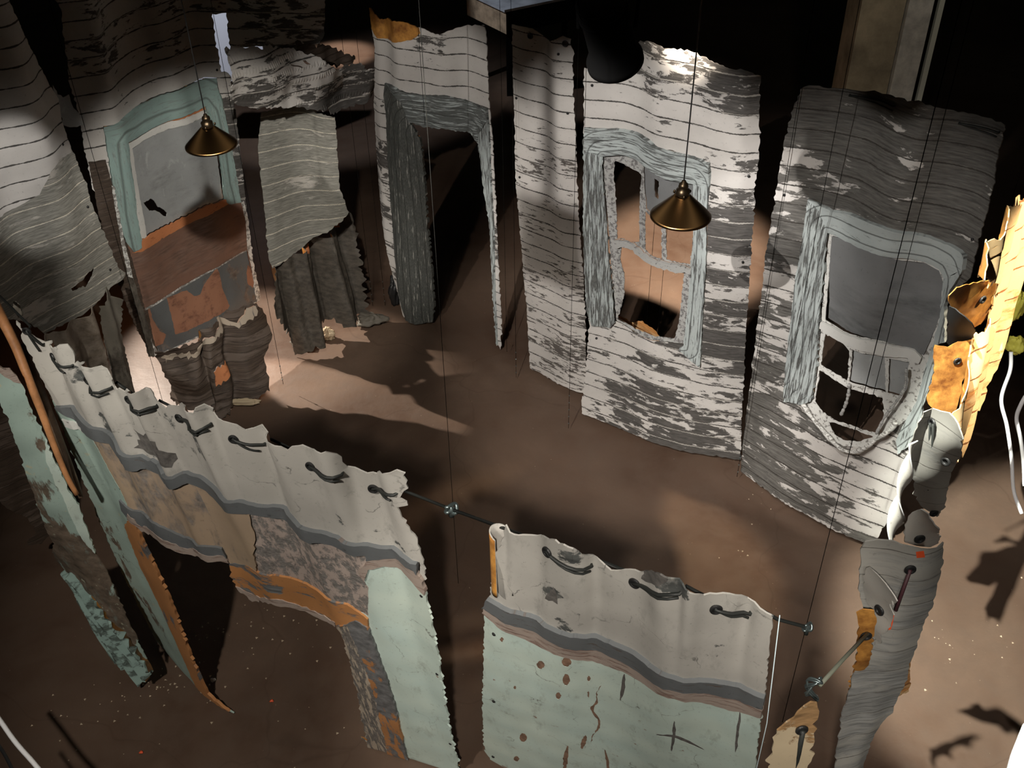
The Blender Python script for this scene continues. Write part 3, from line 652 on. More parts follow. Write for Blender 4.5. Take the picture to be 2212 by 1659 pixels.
# ------------------------------------------------------------ left wall: tall skin with green window
S2 = Surf([(335, 772), (400, 740), (480, 700), (558, 648)], [(223, 273), (253, 266), (273, 248), (299, 228), (342, 205), (380, 195), (418, 177), (440, 167), (468, 165)], zb=.45, zt=2.33)
CIN2 = [(270, 308), (291, 298), (440, 232), (452, 245), (470, 330), (480, 400), (490, 438), (305, 528), (292, 460), (285, 400), (275, 340)]
skin('clapboard_skin', 'tall clapboard skin with green framed cloth window over a red brown board', 'wall panel', S2,
     [(100, -40), (131, 20), (140, 90), (150, 180), (165, 230), (175, 275), (185, 340), (205, 420), (220, 500), (240, 560), (265, 640), (290, 700), (330, 772), (400, 740), (480, 700), (558, 648), (560, 640), (545, 560), (535, 470), (525, 370), (510, 250), (498, 165),
      (492, 157), (478, 156), (472, 120), (463, 75), (458, 30), (488, 28), (490, 60), (497, 100), (500, 104), (600, 98), (690, 94), (730, 78), (778, 55), (800, 25), (785, -40)],
     ('siding', 'siding'), row=.125,
     parts=[dict(name='strip_board', mat='siding_dark', off=.004, peel=.75, poly=[(190, 350), (228, 345), (243, 400), (262, 500), (280, 545), (300, 620), (328, 720), (345, 768), (330, 772), (290, 700), (265, 640), (240, 560), (220, 500), (205, 420)]),
            dict(name='head_casing', mat='green_h', off=.02, peel=.3, ref=CIN2, poly=[(223, 273), (253, 266), (273, 248), (299, 228), (342, 205), (380, 195), (418, 177), (440, 167), (468, 168), (474, 200), (452, 240), (440, 233), (291, 298), (271, 308), (230, 310)]),
            dict(name='side_casing', mat='green_v', off=.02, peel=.3, ref=CIN2, poly=[(228, 305), (271, 308), (275, 340), (285, 400), (292, 460), (305, 528), (290, 545), (270, 520), (255, 470), (243, 400), (232, 330)]),
            dict(name='side_casing', mat='green_v', off=.02, peel=.4, ref=CIN2, poly=[(452, 240), (474, 200), (482, 225), (494, 285), (506, 350), (517, 420), (521, 438), (492, 441), (480, 400), (470, 330)]),
            dict(name='window_trim', mat='orange', off=.006, peel=.2, label='thin orange painted edge', poly=[(300, 292), (440, 228), (442, 236), (292, 302)]),
            dict(name='sash', mat='whitewood', off=-.004, peel=.12, poly=[(275, 310), (440, 236), (450, 248), (452, 262), (437, 254), (288, 320), (303, 400), (318, 510), (306, 520), (296, 460), (284, 380)]),
            dict(name='window_shade', mat='shade_light', off=-.016, peel=.3, poly=[(287, 321), (438, 254), (450, 258), (472, 340), (486, 434), (440, 452), (380, 480), (318, 512), (303, 430), (292, 360)]),
            dict(name='orange_rail', mat='orange', off=.014, peel=.25, jit=.006, poly=[(284, 545), (303, 532), (303, 518), (325, 504), (345, 494), (380, 478), (415, 460), (440, 446), (465, 438), (486, 430), (493, 441), (440, 468), (372, 502), (300, 540)]),
            dict(name='brown_board', mat='brownboard', off=.010, peel=.4, poly=[(283, 547), (372, 502), (440, 468), (493, 440), (521, 436), (530, 480), (533, 540), (440, 590), (312, 666), (300, 620), (290, 580)]),
            dict(name='patched_board', mat='slateboard', off=.002, peel=.3, poly=[(312, 667), (440, 591), (533, 541), (543, 600), (553, 650), (480, 698), (400, 738), (346, 764), (325, 720)]),
            dict(name='orange_patch', mat='patchboard', off=.003, peel=.4, poly=[(360, 644), (404, 627), (420, 640), (432, 636), (440, 615), (452, 600), (468, 577), (474, 590), (480, 622), (496, 660), (492, 668), (445, 695), (400, 716), (378, 722), (370, 680)]),
            dict(name='orange_patch', mat='patchboard', off=.003, peel=.3, poly=[(318, 656), (324, 668), (330, 690), (345, 715), (358, 722), (352, 742), (336, 748), (328, 715), (322, 685)]),
            dict(name='orange_patch', mat='patchboard', off=.003, peel=.4, poly=[(535, 572), (541, 580), (548, 610), (545, 622), (534, 612), (532, 590)]),
            dict(name='board_seam', mat='whitewood', off=.004, peel=.6, jit=.001, label='pale seam between the two boards', poly=[(312, 664), (440, 589), (533, 539), (533, 543), (440, 594), (314, 670)]),
            dict(name='side_edge', mat='whitewood', off=.012, peel=.45, poly=[(521, 436), (526, 434), (536, 470), (548, 560), (562, 640), (556, 648), (546, 600), (534, 540), (530, 480)]),
            dict(name='side_edge', mat='whitewood', off=.010, peel=.5, poly=[(240, 400), (246, 400), (266, 510), (284, 590), (300, 660), (328, 740), (345, 766), (335, 772), (318, 730), (292, 660), (276, 600), (258, 510)])],
     holes=[[(314, 438), (323, 434), (328, 430), (336, 434), (342, 446), (354, 452), (364, 461), (363, 469), (356, 467), (348, 460), (338, 455), (326, 456), (319, 447)]],
     peel=[(200, 320, .05), (230, 250, .1), (300, 200, .12), (440, 140, .2), (350, 150, .25), (250, 150, .3), (200, 100, .35), (400, 60, .5), (600, 60, .6), (700, 80, .6), (530, 500, .7), (510, 300, .7), (545, 600, .7)],
     grommets=[], screws=[(469, 151), (465, 445), (369, 499), (321, 517), (286, 547)])
# crumpled brown clapboard lying from the window skin down to the floor
S2b = Surf([(378, 866), (430, 892), (474, 907), (530, 884), (580, 846)], [(345, 772), (400, 748), (440, 735), (500, 690), (560, 650)], zb=.02, zt=.52)
skin('crumpled_clapboard', 'crumpled dark brown clapboard with orange patch, slumped on the floor under the green window', 'wall panel', S2b,
     [(336, 764), (362, 754), (398, 738), (425, 730), (440, 720), (470, 705), (482, 694), (500, 684), (520, 670), (545, 652), (562, 665), (569, 700), (570, 740), (568, 780), (566, 820), (568, 838), (545, 868), (508, 892), (472, 910), (440, 890), (405, 868), (376, 856), (360, 828), (348, 795)],
     ('siding', 'siding_dark'), row=.05, lap=.004, gs=.012, peel=[(400, 800, .6), (500, 800, .55), (430, 760, .3)], jit=.012,
     folds=lambda s_, z_: -.11*np.exp(-((s_-.33-.06*z_)/.045)**2)-.10*np.exp(-((s_-.66+.08*z_)/.05)**2)+.05*np.sin(s_*9)+.03*np.sin(z_*22+s_*7),
     parts=[dict(name='orange_patch', mat='orange', off=.006, peel=.2, poly=[(464, 806), (504, 789), (509, 812), (467, 834)]),
            dict(name='torn_edge', mat='scabtrim', off=.012, peel=.25, jit=.012, label='torn pale upper edge', poly=[(350, 775), (375, 762), (400, 757), (425, 755), (432, 740), (445, 745), (470, 720), (480, 705), (498, 692), (508, 700), (522, 680), (545, 658), (550, 668), (528, 690), (510, 712), (490, 706), (475, 728), (450, 755), (430, 764), (400, 764), (375, 770), (358, 784)])],
     crumple=.02)
# ------------------------------------------------------------ far left wall skin
A1 = (-2.80, 6.68); D1 = np.array([.56, .83])
S1 = Surf(('w', [(A1[0]+D1[0]*k, A1[1]+D1[1]*k) for k in (-1.3, -.9, -.5, 0.05)]), ('w', [(A1[0]+D1[0]*k+q, A1[1]+D1[1]*k-q*.6) for k, q in ((-1.3, 0), (-1.0, .05), (-.75, -.04), (-.45, .05), (-.2, -.03), (0.05, 0))]), zb=1.1, zt=2.3)
skin('clapboard_skin', 'pale clapboard skin at the far left with a dark slit, painted lit above and grey below', 'wall panel', S1,
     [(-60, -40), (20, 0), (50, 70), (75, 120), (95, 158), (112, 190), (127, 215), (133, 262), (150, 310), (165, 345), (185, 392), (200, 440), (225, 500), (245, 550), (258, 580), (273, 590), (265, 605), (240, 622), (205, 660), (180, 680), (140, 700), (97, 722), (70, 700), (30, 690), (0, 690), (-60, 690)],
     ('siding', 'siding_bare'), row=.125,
     parts=[dict(name='painted_lit_siding', mat='siding', off=.003, row=.125, peel=.04, poly=[(-60, -40), (20, 0), (50, 70), (95, 158), (127, 215), (133, 262), (150, 310), (153, 330), (128, 345), (110, 370), (85, 420), (40, 445), (0, 470), (-60, 500)])],  # white boards over bare grey ones paint in the lit and shaded boundary
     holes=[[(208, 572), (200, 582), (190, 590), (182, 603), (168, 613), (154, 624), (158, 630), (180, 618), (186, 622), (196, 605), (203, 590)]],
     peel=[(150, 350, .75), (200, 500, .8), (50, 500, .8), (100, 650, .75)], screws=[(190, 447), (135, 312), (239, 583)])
# drapes below it
SD = Surf(('w', [(-3.12, 6.1), (-2.98, 6.3), (-2.86, 6.48)]), None, zb=0, zt=1)
skin('hanging_drape', 'brown stained clapboard rag hanging under the far left skin behind the scalloped plaster', 'drape', SD,
     [(100, 722), (140, 700), (180, 680), (205, 664), (212, 700), (222, 740), (232, 780), (240, 830), (246, 880), (200, 880), (120, 880), (90, 800)],
     ('sheet', 'drape'), peel=[(150, 750, .4), (200, 780, .5)], crumple=.05, gs=.02, folds=lambda s_, z_: .04*np.sin(s_*30+z_*3))
SD2 = Surf(('w', [(-2.88, 6.42), (-2.78, 6.56), (-2.66, 6.72)]), None, zb=0, zt=1)
skin('hanging_drape', 'narrow brown speckled rag hanging between the stained drape and the bright floor strip', 'drape', SD2,
     [(214, 662), (232, 620), (242, 640), (258, 645), (262, 700), (270, 740), (285, 780), (293, 840), (300, 900), (252, 900), (240, 800), (228, 740)],
     ('sheet', 'dirty'), peel=[(240, 700, .3), (270, 800, .6)], crumple=.03, gs=.02, folds=lambda s_, z_: .03*np.sin(s_*45))
SD3 = Surf(('w', [(-2.72, 6.70), (-2.58, 6.92)]), None, zb=0, zt=1)
skin('hanging_drape', 'thin dark board rag behind the corner of the green window skin', 'drape', SD3,
     [(262, 600), (285, 600), (300, 650), (320, 700), (335, 770), (322, 772), (300, 740), (285, 700), (272, 660)],
     ('sheet', 'dirty'), peel=[(240, 700, .6)], crumple=.02, gs=.02)
# ------------------------------------------------------------ left wall: striped skin and its ragged skirt
S3 = Surf([(560, 830), (620, 790), (680, 760), (740, 725), (800, 690)], [(540, 240), (590, 232), (640, 232), (700, 238), (735, 242)], zb=.0, zt=2.05)
skin('clapboard_skin', 'grey clapboard skin with pale slanting lines hanging beside the doorway skin', 'wall panel', S3,
     [(562, 240), (600, 232), (660, 234), (727, 250), (730, 330), (733, 400), (745, 440), (752, 455), (735, 478), (710, 498), (680, 518), (650, 542), (620, 560), (585, 578), (578, 560), (572, 500), (563, 400), (555, 320)],
     ('siding', 'siding_bare'), row=.125, peel=[(640, 350, .8), (700, 500, .95)], crumple=.012,
     folds=lambda s_, z_: .03*np.sin(s_*10))
S3r = Surf(('w', [(-2.17, 6.92), (-1.9, 7.2), (-1.66, 7.45), (-1.40, 7.75), (-1.1, 8.1)]), None, zb=0, zt=1)
skin('clapboard_skin', 'rolled white and grey clapboard band with light slits, above the grey striped skin', 'wall panel', S3r,
     [(497, 110), (530, 104), (580, 102), (630, 106), (680, 120), (700, 138), (728, 150), (760, 135), (785, 128), (805, 118), (813, 125), (812, 200), (790, 225), (762, 238), (732, 252), (715, 240), (640, 236), (560, 238), (510, 232), (500, 170)],
     ('siding', 'siding'), row=.10, lap=.01, peel=[(560, 130, .2), (650, 150, .25), (560, 190, .6), (560, 215, .7), (660, 200, .7), (770, 180, .6), (700, 160, .5)],
     holes=[[(616, 138), (632, 139), (648, 143), (645, 145), (628, 142)], [(650, 128), (656, 128), (663, 136), (656, 137)], [(770, 133), (785, 128), (812, 112), (812, 122), (790, 143), (778, 146)]],
     crumple=.03, folds=lambda s_, z_: .05*np.sin(z_*10+s_*2)+.03*np.sin(s_*13), jit=.008, grommets=[])
SB3 = Surf(('w', [(-2.1, 7.3), (-1.8, 7.55), (-1.5, 7.8), (-1.2, 8.2)]), None, zb=0, zt=1)
skin('clapboard_skin', 'torn dark clapboard flap folded over the rolled band near the doorway skin', 'wall panel', SB3,
     [(640, 92), (680, 98), (702, 97), (735, 108), (762, 118), (765, 128), (750, 138), (715, 143), (680, 140), (652, 126)],
     ('sheet', 'siding_dark'), peel=[(700, 100, .3), (660, 70, .8)], crumple=.06, gs=.02, jit=.012)
S3s = Surf([(586, 800), (612, 782), (645, 779), (700, 752), (745, 735), (800, 690)], [(575, 590), (620, 558), (650, 540), (690, 515), (740, 480), (765, 470)], zb=.02, zt=.88)
skin('ragged_skirt', 'dark ragged grey skirt of pleated skin reaching the floor under the striped clapboard', 'wall panel', S3s,
     [(588, 592), (600, 572), (620, 558), (650, 540), (690, 515), (735, 478), (752, 455), (760, 470), (768, 520), (778, 590), (788, 640), (795, 672), (788, 684), (770, 695), (765, 705), (740, 700), (728, 690), (720, 702), (700, 705), (688, 722), (690, 740), (670, 752), (655, 768), (645, 779), (633, 752), (618, 712), (600, 690), (586, 662), (590, 625)],
     ('sheet', 'dirty'), peel=[(640, 600, .92), (700, 650, .95), (760, 560, 1), (700, 530, .8)], jit=.012, gs=.014, gz=.02, crumple=.03,
     folds=lambda s_, z_: .07*np.sin(s_*17+1.5*z_)+.03*np.sin(s_*41+4*z_)-.10*np.exp(-((s_-.62)/.04)**2),
     parts=[dict(name='orange_patch', mat='orange', peel=.4, off=.004, poly=[(728, 484), (742, 478), (745, 495), (730, 498)]), dict(name='orange_patch', mat='orange', peel=.5, off=.004, poly=[(665, 540), (680, 528), (684, 545), (668, 552)])])
# dark fallen roll beside the doorway skin's foot and under the skirt
def lump(name, label, cat, c, size, mat, seed=0, group=None, n=22):
    V = []; F = []; rg = random.Random(seed)
    ph = [rg.uniform(0, 6) for _ in range(6)]
    for i in range(n+1):
        th = math.pi*i/n
        for k in range(2*n):
            a = math.pi*k/n
            r = 1+.18*math.sin(3*a+ph[0])*math.sin(th)+.13*math.sin(5*th+ph[1]+a)+.08*math.sin(9*a+4*th+ph[2])+.05*math.sin(15*th+ph[3]-7*a)
            V.append((c[0]+size[0]*r*math.sin(th)*math.cos(a), c[1]+size[1]*r*math.sin(th)*math.sin(a), max(.004, c[2]+size[2]*r*math.cos(th))))
    for i in range(n):
        for k in range(2*n): F.append((i*2*n+k, (i+1)*2*n+k, (i+1)*2*n+(k+1) % (2*n), i*2*n+(k+1) % (2*n)))
    return tag(meshobj(name, V, F, M[mat] if isinstance(mat, str) else mat), label, cat, group)
p = atz(853, 632, .12); lump('fallen_scrap', 'black crumpled scrap leaning on the foot of the doorway skin', 'scrap', p, (.06, .06, .16), 'black', 3)
p = atz(800, 690, .05); lump('fallen_scrap', 'dark crumpled scrap on the floor at the end of the ragged skirt', 'scrap', p, (.13, .08, .05), 'dirty', 4)
p = atz(655, 740, .04); lump('fallen_scrap', 'small dark scrap on the floor under the ragged skirt', 'scrap', p, (.09, .07, .05), 'dirty', 5)
p = atz(520, 868, .03); lump('fallen_scrap', 'pale torn strip lying on the floor below the crumpled brown clapboard', 'scrap', p, (.16, .03, .025), 'tan', 6)
p = atz(708, 722, .05); lump('fallen_scrap', 'pale and orange torn piece under the ragged skirt', 'scrap', p, (.06, .05, .06), 'tan', 9)
# ------------------------------------------------------------ front left: scalloped plaster skin with the wide opening
def crease(S, px, amp=.028):
    c = S.inv(px)[:, 0]
    def f(s_, z_):
        k = np.clip((z_-1.75)/.85, 0, 1.1)**1.3; d = 0
        for i, a in enumerate(c):
            x = s_-a-.02*np.sin(z_*3+i)
            d = d-amp*1.1*np.exp(-(x/.030)**2)+amp*.75*np.exp(-((x+.07)/.06)**2)+amp*.25*np.exp(-((x-.08)/.05)**2)
        return d*k
    return f
BANDL = [(119, 873), (157, 878), (182, 901), (208, 924), (240, 934), (256, 957), (268, 975), (316, 987), (349, 997), (362, 1018), (405, 1018), (443, 1028), (476, 1058), (494, 1078), (505, 1082), (569, 1086), (607, 1094), (632, 1111), (657, 1137), (695, 1144), (733, 1154), (771, 1172), (822, 1177), (852, 1178), (875, 1195), (903, 1218)]
SFL = Surf(('w', [(-2.06, 4.02), (-1.9, 3.86), (-1.66, 3.72), (-1.3, 3.62), (-.9, 3.5), (-.55, 3.38), (-.29, 3.28)]), BANDL, zb=0, zt=2.2, smooth=3)
TOPL = [(39, 688), (60, 712), (80, 728), (94, 742), (113, 745), (135, 750), (149, 765), (154, 791), (183, 791), (210, 799), (231, 813), (241, 840), (277, 840), (299, 847), (325, 847), (337, 871), (357, 880), (376, 876), (400, 876), (438, 881), (456, 889), (468, 906), (495, 907), (518, 909), (538, 924), (556, 924), (566, 939), (594, 962), (622, 972), (645, 963), (683, 966), (708, 970), (728, 982), (741, 1002), (748, 1015), (796, 1020), (834, 1016), (852, 1019), (862, 1030)]
GRL = [(63, 709), (121, 768), (191, 821), (283, 860), (390, 901), (509, 939), (674, 1003), (808, 1050)]
OPEN = [(728, 1350), (690, 1330), (640, 1310), (590, 1300), (550, 1295), (520, 1275), (504, 1252), (497, 1215), (480, 1208), (440, 1205), (400, 1192), (350, 1170), (310, 1145), (296, 1130), (311, 1166)]
BUND = [(x+1, y+21) for x, y in BANDL]
skin('plaster_skin', 'front left plaster skin with scalloped top, grey moulding and wide opening between two posts', 'wall panel', SFL,
     TOPL+[(865, 1070), (872, 1110), (882, 1140), (900, 1190), (908, 1220), (918, 1285), (930, 1330), (945, 1400), (960, 1500), (975, 1580), (992, 1672), (1000, 1740), (820, 1740), (805, 1659), (790, 1580), (775, 1500), (760, 1430), (745, 1380)]+OPEN +
     [(341, 1233), (378, 1313), (415, 1416), (451, 1495), (506, 1538), (470, 1532), (430, 1518), (395, 1500), (365, 1458), (341, 1410), (293, 1294), (244, 1184), (183, 1038), (150, 950), (116, 861), (105, 840), (80, 790), (55, 735)],
     ('plaster', 'plaster'), peel=[(100, 760, .02), (130, 820, .28), (200, 810, .3), (210, 850, .38), (310, 920, .25), (290, 940, .42), (350, 980, .45), (370, 1000, .35), (440, 980, .3), (420, 900, .05), (250, 900, .05), (600, 1000, .15), (610, 990, .3), (500, 960, .05), (700, 1050, .05), (820, 1100, .05), (560, 1040, .05), (880, 1170, .35)],
     crumple=.006, gs=.02, gz=.02, jit=.006, grommets=GRL, screws=[(910, 1287), (945, 1455), (973, 1606)],
     folds=crease(SFL, [(93, 742), (152, 790), (238, 842), (338, 880), (455, 905), (568, 960), (742, 1018), (866, 1062)]),
     parts=[dict(name='bare_patch', mat='scratch', jit=.006, off=.0006, label='bare slate grey patch where the plaster flaked off', poly=[(283, 930), (310, 938), (325, 937), (338, 952), (345, 970), (362, 978), (380, 983), (384, 995), (372, 1008), (360, 1007), (352, 992), (335, 983), (288, 968), (302, 952)]),
            dict(name='lintel_panel', mat='beige', off=.002, peel=.42, poly=[(157, 895), (240, 950), (316, 1005), (405, 1035), (494, 1095), (569, 1103), (607, 1112), (632, 1128), (560, 1130), (545, 1120), (520, 1260), (497, 1215), (480, 1190), (400, 1170), (320, 1120), (281, 1100), (262, 1060), (235, 1010), (200, 940)]),
            dict(name='lintel_panel', mat='pinkpanel', off=.003, peel=.50, poly=[(540, 1105), (569, 1103), (607, 1112), (657, 1155), (733, 1172), (790, 1190), (800, 1230), (795, 1330), (760, 1312), (700, 1290), (600, 1252), (540, 1225), (525, 1150)]),
            dict(name='corner_board', mat='beige', off=.012, peel=.12, poly=[(425, 1045), (445, 1050), (478, 1082), (500, 1097), (535, 1103), (552, 1160), (556, 1235), (520, 1236), (500, 1216), (478, 1150), (450, 1090)]),
            dict(name='moulding', mat='band', off=.02, peel=.2, jit=.003, poly=BANDL+BUND[::-1]),
            dict(name='lower_moulding', mat='band', off=.014, peel=.2, poly=[(262, 1078), (290, 1100), (340, 1128), (400, 1158), (445, 1176), (482, 1182), (492, 1206), (440, 1204), (400, 1192), (350, 1170), (310, 1145), (281, 1117), (268, 1100)]),
            dict(name='split_edge', mat='pinkband', off=.016, peel=.3, jit=.007, label='splintered pinkish lower edge', poly=[(281, 1106), (310, 1133), (350, 1158), (400, 1180), (440, 1193), (484, 1196), (497, 1212), (480, 1208), (440, 1205), (400, 1192), (350, 1170), (310, 1145), (281, 1118)]),
            dict(name='lower_moulding', mat='orangetrim', off=.014, peel=.42, poly=[(497, 1214), (540, 1222), (600, 1240), (680, 1268), (752, 1303), (796, 1335), (797, 1352), (760, 1340), (730, 1348), (690, 1330), (640, 1310), (590, 1296), (550, 1290), (520, 1272), (504, 1250)]),
            dict(name='split_edge', mat='pinkband', off=.018, peel=.3, jit=.007, label='splintered pinkish lower edge', poly=[(512, 1262), (530, 1272), (555, 1284), (600, 1290), (645, 1302), (692, 1322), (728, 1342), (728, 1350), (690, 1330), (640, 1311), (590, 1301), (550, 1296), (520, 1276)]),
            dict(name='mint_post', mat='mint', off=.004, peel=.12, poly=[(788, 1250), (795, 1228), (830, 1219), (870, 1226), (895, 1250), (908, 1262), (918, 1285), (930, 1330), (945, 1400), (960, 1500), (975, 1580), (992, 1672), (1000, 1740), (900, 1740), (890, 1659), (875, 1600), (860, 1530), (840, 1460), (815, 1400), (812, 1370), (818, 1340), (808, 1300), (796, 1275)]),
            dict(name='arched_edge', mat='pinkband', off=.014, peel=.3, poly=[(775, 1230), (795, 1208), (830, 1200), (868, 1204), (900, 1230), (915, 1262), (918, 1285), (895, 1252), (870, 1227), (830, 1219), (796, 1228), (788, 1252)]),
            dict(name='side_trim', mat='orangetrim_v', off=.02, peel=.55, poly=[(752, 1345), (770, 1336), (797, 1350), (812, 1385), (838, 1460), (858, 1530), (873, 1600), (888, 1659), (900, 1740), (862, 1740), (848, 1659), (832, 1590), (812, 1500), (790, 1430), (768, 1380)]),
            dict(name='side_trim', mat='scabtrim', off=.012, peel=.55, poly=[(728, 1350), (752, 1345), (768, 1380), (790, 1430), (812, 1500), (832, 1590), (848, 1659), (862, 1740), (820, 1740), (805, 1659), (790, 1580), (775, 1500), (760, 1430), (745, 1380)]),
            dict(name='mint_post', mat='mintbrown', off=.004, peel=.22, poly=[(110, 850), (122, 872), (150, 895), (185, 925), (195, 960), (215, 1010), (235, 1050), (262, 1100), (274, 1136), (311, 1233), (353, 1319), (390, 1398), (427, 1483), (506, 1538), (470, 1532), (430, 1518), (395, 1500), (365, 1458), (341, 1410), (293, 1294), (244, 1184), (183, 1038), (150, 950), (116, 861)]),
            dict(name='split_edge', mat='orangetrim_v', off=.012, peel=.3, label='orange brown wooden edge of the post', poly=[(274, 1136), (281, 1122), (296, 1130), (311, 1166), (341, 1233), (378, 1313), (415, 1416), (451, 1495), (500, 1534), (427, 1483), (390, 1398), (353, 1319), (311, 1233)]),
            dict(name='moulding_end', mat='whitewood', off=.014, peel=.2, poly=[(138, 900), (150, 905), (168, 912), (184, 918), (186, 932), (165, 924), (145, 915)])])
a = atz(0, 640, 2.72); b_ = atz(975, 1100, 2.55)
lacing(SFL, [((63, 709), (93, 745)), ((121, 768), (152, 792)), ((191, 821), (236, 842)), ((283, 860), (337, 880)), ((390, 901), (452, 922)), ((509, 939), (567, 962)), ((674, 1003), (740, 1022)), ((808, 1050), (860, 1064))],
       'black cord laced through the scalloped top of the front left plaster skin', ends=(a, b_))
# ------------------------------------------------------------ front centre: mint skin hanging free
BANDC = [(1060, 1289), (1087, 1309), (1155, 1329), (1182, 1349), (1222, 1366), (1290, 1373), (1330, 1386), (1374, 1407), (1418, 1437), (1465, 1464), (1509, 1461), (1566, 1467), (1610, 1484), (1655, 1501)]
MIDC = [(1052, 1305), (1087, 1334), (1155, 1356), (1190, 1378), (1222, 1393), (1290, 1398), (1335, 1415), (1374, 1438), (1420, 1468), (1462, 1486), (1509, 1486), (1566, 1496), (1610, 1514), (1650, 1524)]
LOWC = [(1049, 1319), (1087, 1356), (1155, 1386), (1209, 1413), (1290, 1427), (1357, 1450), (1424, 1491), (1458, 1504), (1525, 1514), (1576, 1531), (1648, 1548)]
def stroke(name, label, line, w, mat, peel=.5):
    a = spline(np.array(line, float), 24); t_ = np.gradient(a, axis=0); t_ /= np.linalg.norm(t_, axis=1)[:, None]+1e-9; n_ = np.stack([-t_[:, 1], t_[:, 0]], -1)
    ww = w*np.sin(np.linspace(.25, math.pi-.25, 24))[:, None]
    return dict(name=name, label=label, mat=mat, peel=peel, jit=.0025, off=.0004, poly=[tuple(q) for q in np.vstack([a+n_*ww, (a-n_*ww)[::-1]])[::2]])
MARKS = [stroke('painted_cross', 'dark scratched cross', [(1417, 1586), (1456, 1591), (1490, 1605), (1522, 1622)], 3, 'scratch'), stroke('painted_cross', 'dark scratched cross', [(1457, 1556), (1455, 1590), (1450, 1624)], 3.5, 'scratch'),
         stroke('rust_drip', 'brown rust drip', [(1302, 1476), (1288, 1498), (1290, 1515), (1277, 1533), (1292, 1553), (1294, 1570), (1280, 1590), (1276, 1606)], 2.6, 'rust'), stroke('rust_drip', 'brown rust drip', [(1226, 1610), (1222, 1640), (1219, 1670)], 5, 'rust'),
         stroke('rust_drip', 'brown rust drip', [(1307, 1618), (1312, 1645), (1316, 1675)], 3, 'rust'), stroke('rust_drip', 'brown rust drip', [(1266, 1590), (1260, 1605), (1256, 1618)], 5, 'rust'), stroke('dirt_drip', 'grey dirt drip', [(1350, 1453), (1345, 1490), (1340, 1514)], 4, 'scratch'),
         stroke('dirt_drip', 'grey dirt drip', [(1598, 1540), (1592, 1590), (1588, 1628)], 3.5, 'scratch')] + [
         stroke('rust_spot', 'brown rust spot', [(x, y-h_), (x, y+h_)], r_, 'rust') for x, y, h_, r_ in ((1168, 1436, 9, 9), (1224, 1430, 10, 11), (1223, 1468, 12, 8), (1206, 1503, 8, 6), (1113, 1484, 4, 3), (1130, 1594, 9, 8), (1085, 1380, 5, 4), (1116, 1638, 6, 6), (1272, 1465, 6, 4), (1271, 1500, 8, 2))]
SFC = Surf(('w', [(-.17, 3.35), (.1, 3.22), (.4, 3.1), (.7, 2.95), (1.12, 2.72)]), BANDC, zb=0, zt=2.2, smooth=3)
GRC = [(1184, 1191), (1372, 1258), (1545, 1309)]
skin('plaster_skin', 'front centre skin with wavy top, dark moulding and mint green field marked with cross', 'wall panel', SFC,
     [(1084, 1150), (1086, 1140), (1100, 1152), (1150, 1158), (1190, 1165), (1240, 1180), (1260, 1195), (1290, 1215), (1320, 1232), (1380, 1237), (1400, 1233), (1432, 1236), (1460, 1258), (1490, 1280), (1520, 1285), (1560, 1278), (1590, 1283), (1612, 1300), (1640, 1315), (1672, 1330), (1671, 1348),
      (1662, 1400), (1656, 1470), (1650, 1520), (1640, 1570), (1632, 1659), (1620, 1720), (1200, 1720), (1120, 1680), (1085, 1655), (1060, 1640), (1046, 1620), (1042, 1550), (1045, 1450), (1048, 1350), (1050, 1310), (1060, 1290), (1070, 1210)],
     ('plaster', 'plaster'), screws=[(1069, 1368), (1068, 1513), (1066, 1633)], peel=[(1130, 1200, .05), (1195, 1290, .45), (1190, 1260, .2), (1250, 1300, .05), (1430, 1245, .9), (1400, 1260, .4), (1500, 1330, .05), (1500, 1440, .3), (1600, 1360, .05), (1600, 1450, .12), (1440, 1300, .05)], crumple=.006, gs=.018, gz=.018, grommets=GRC,
     folds=crease(SFC, [(1076, 1160), (1283, 1226), (1470, 1284), (1622, 1328)], .018),
     parts=[dict(name='bare_patch', mat='scratch', jit=.004, off=.0006, label='small bare slate grey patch', poly=[(1195, 1268), (1200, 1285), (1204, 1306), (1192, 1298), (1176, 1292), (1188, 1276)]), dict(name='bare_patch', mat='scratch', jit=.003, off=.0006, label='bare slate grey patch at the top edge', poly=[(1384, 1250), (1390, 1232), (1433, 1232), (1447, 1250), (1442, 1256), (1428, 1262), (1395, 1256)]),
            dict(name='mint_field', mat='mint', off=.001, peel=.13, poly=LOWC+[(1640, 1570), (1632, 1659), (1620, 1720), (1200, 1720), (1120, 1680), (1085, 1655), (1060, 1640), (1046, 1620), (1042, 1550), (1045, 1450), (1048, 1350)]),
            dict(name='moulding', mat='band', off=.02, peel=.25, jit=.003, poly=BANDC+MIDC[::-1]),
            dict(name='lower_moulding', mat='pinkband', off=.012, peel=.35, jit=.003, poly=MIDC+LOWC[::-1])]+MARKS)
# rolled corner of the centre skin
curl = []
c0 = atz(1090, 1146, 2.66)
V = []; F = []
for i in range(14):
    for k in range(18):
        th = -.4+k/17*4.6; r = .045-.02*k/17
        z = c0[2]-.02*i*(1+.3*i/14)
        V.append((c0[0]+.0+r*math.cos(th)-.02, c0[1]+r*math.sin(th)-.03+.002*i, z+(.03*math.sin(th*.7) if i == 0 else 0)))
for i in range(13):
    for k in range(17): F.append((i*18+k, i*18+k+1, (i+1)*18+k+1, (i+1)*18+k))
root = [o for o in bpy.data.objects if o.get('label', '').startswith('front centre skin')][0]
o = meshobj('curled_corner', V, F, [M['plaster'], M['back']], root, attrs={'sz': np.array(V), 'peel': np.zeros(len(V))})
md = o.modifiers.new('thickness', 'SOLIDIFY'); md.thickness = .006; md.material_offset = 1
a = atz(975, 1100, 2.55); b_ = atz(1744, 1355, 2.56)
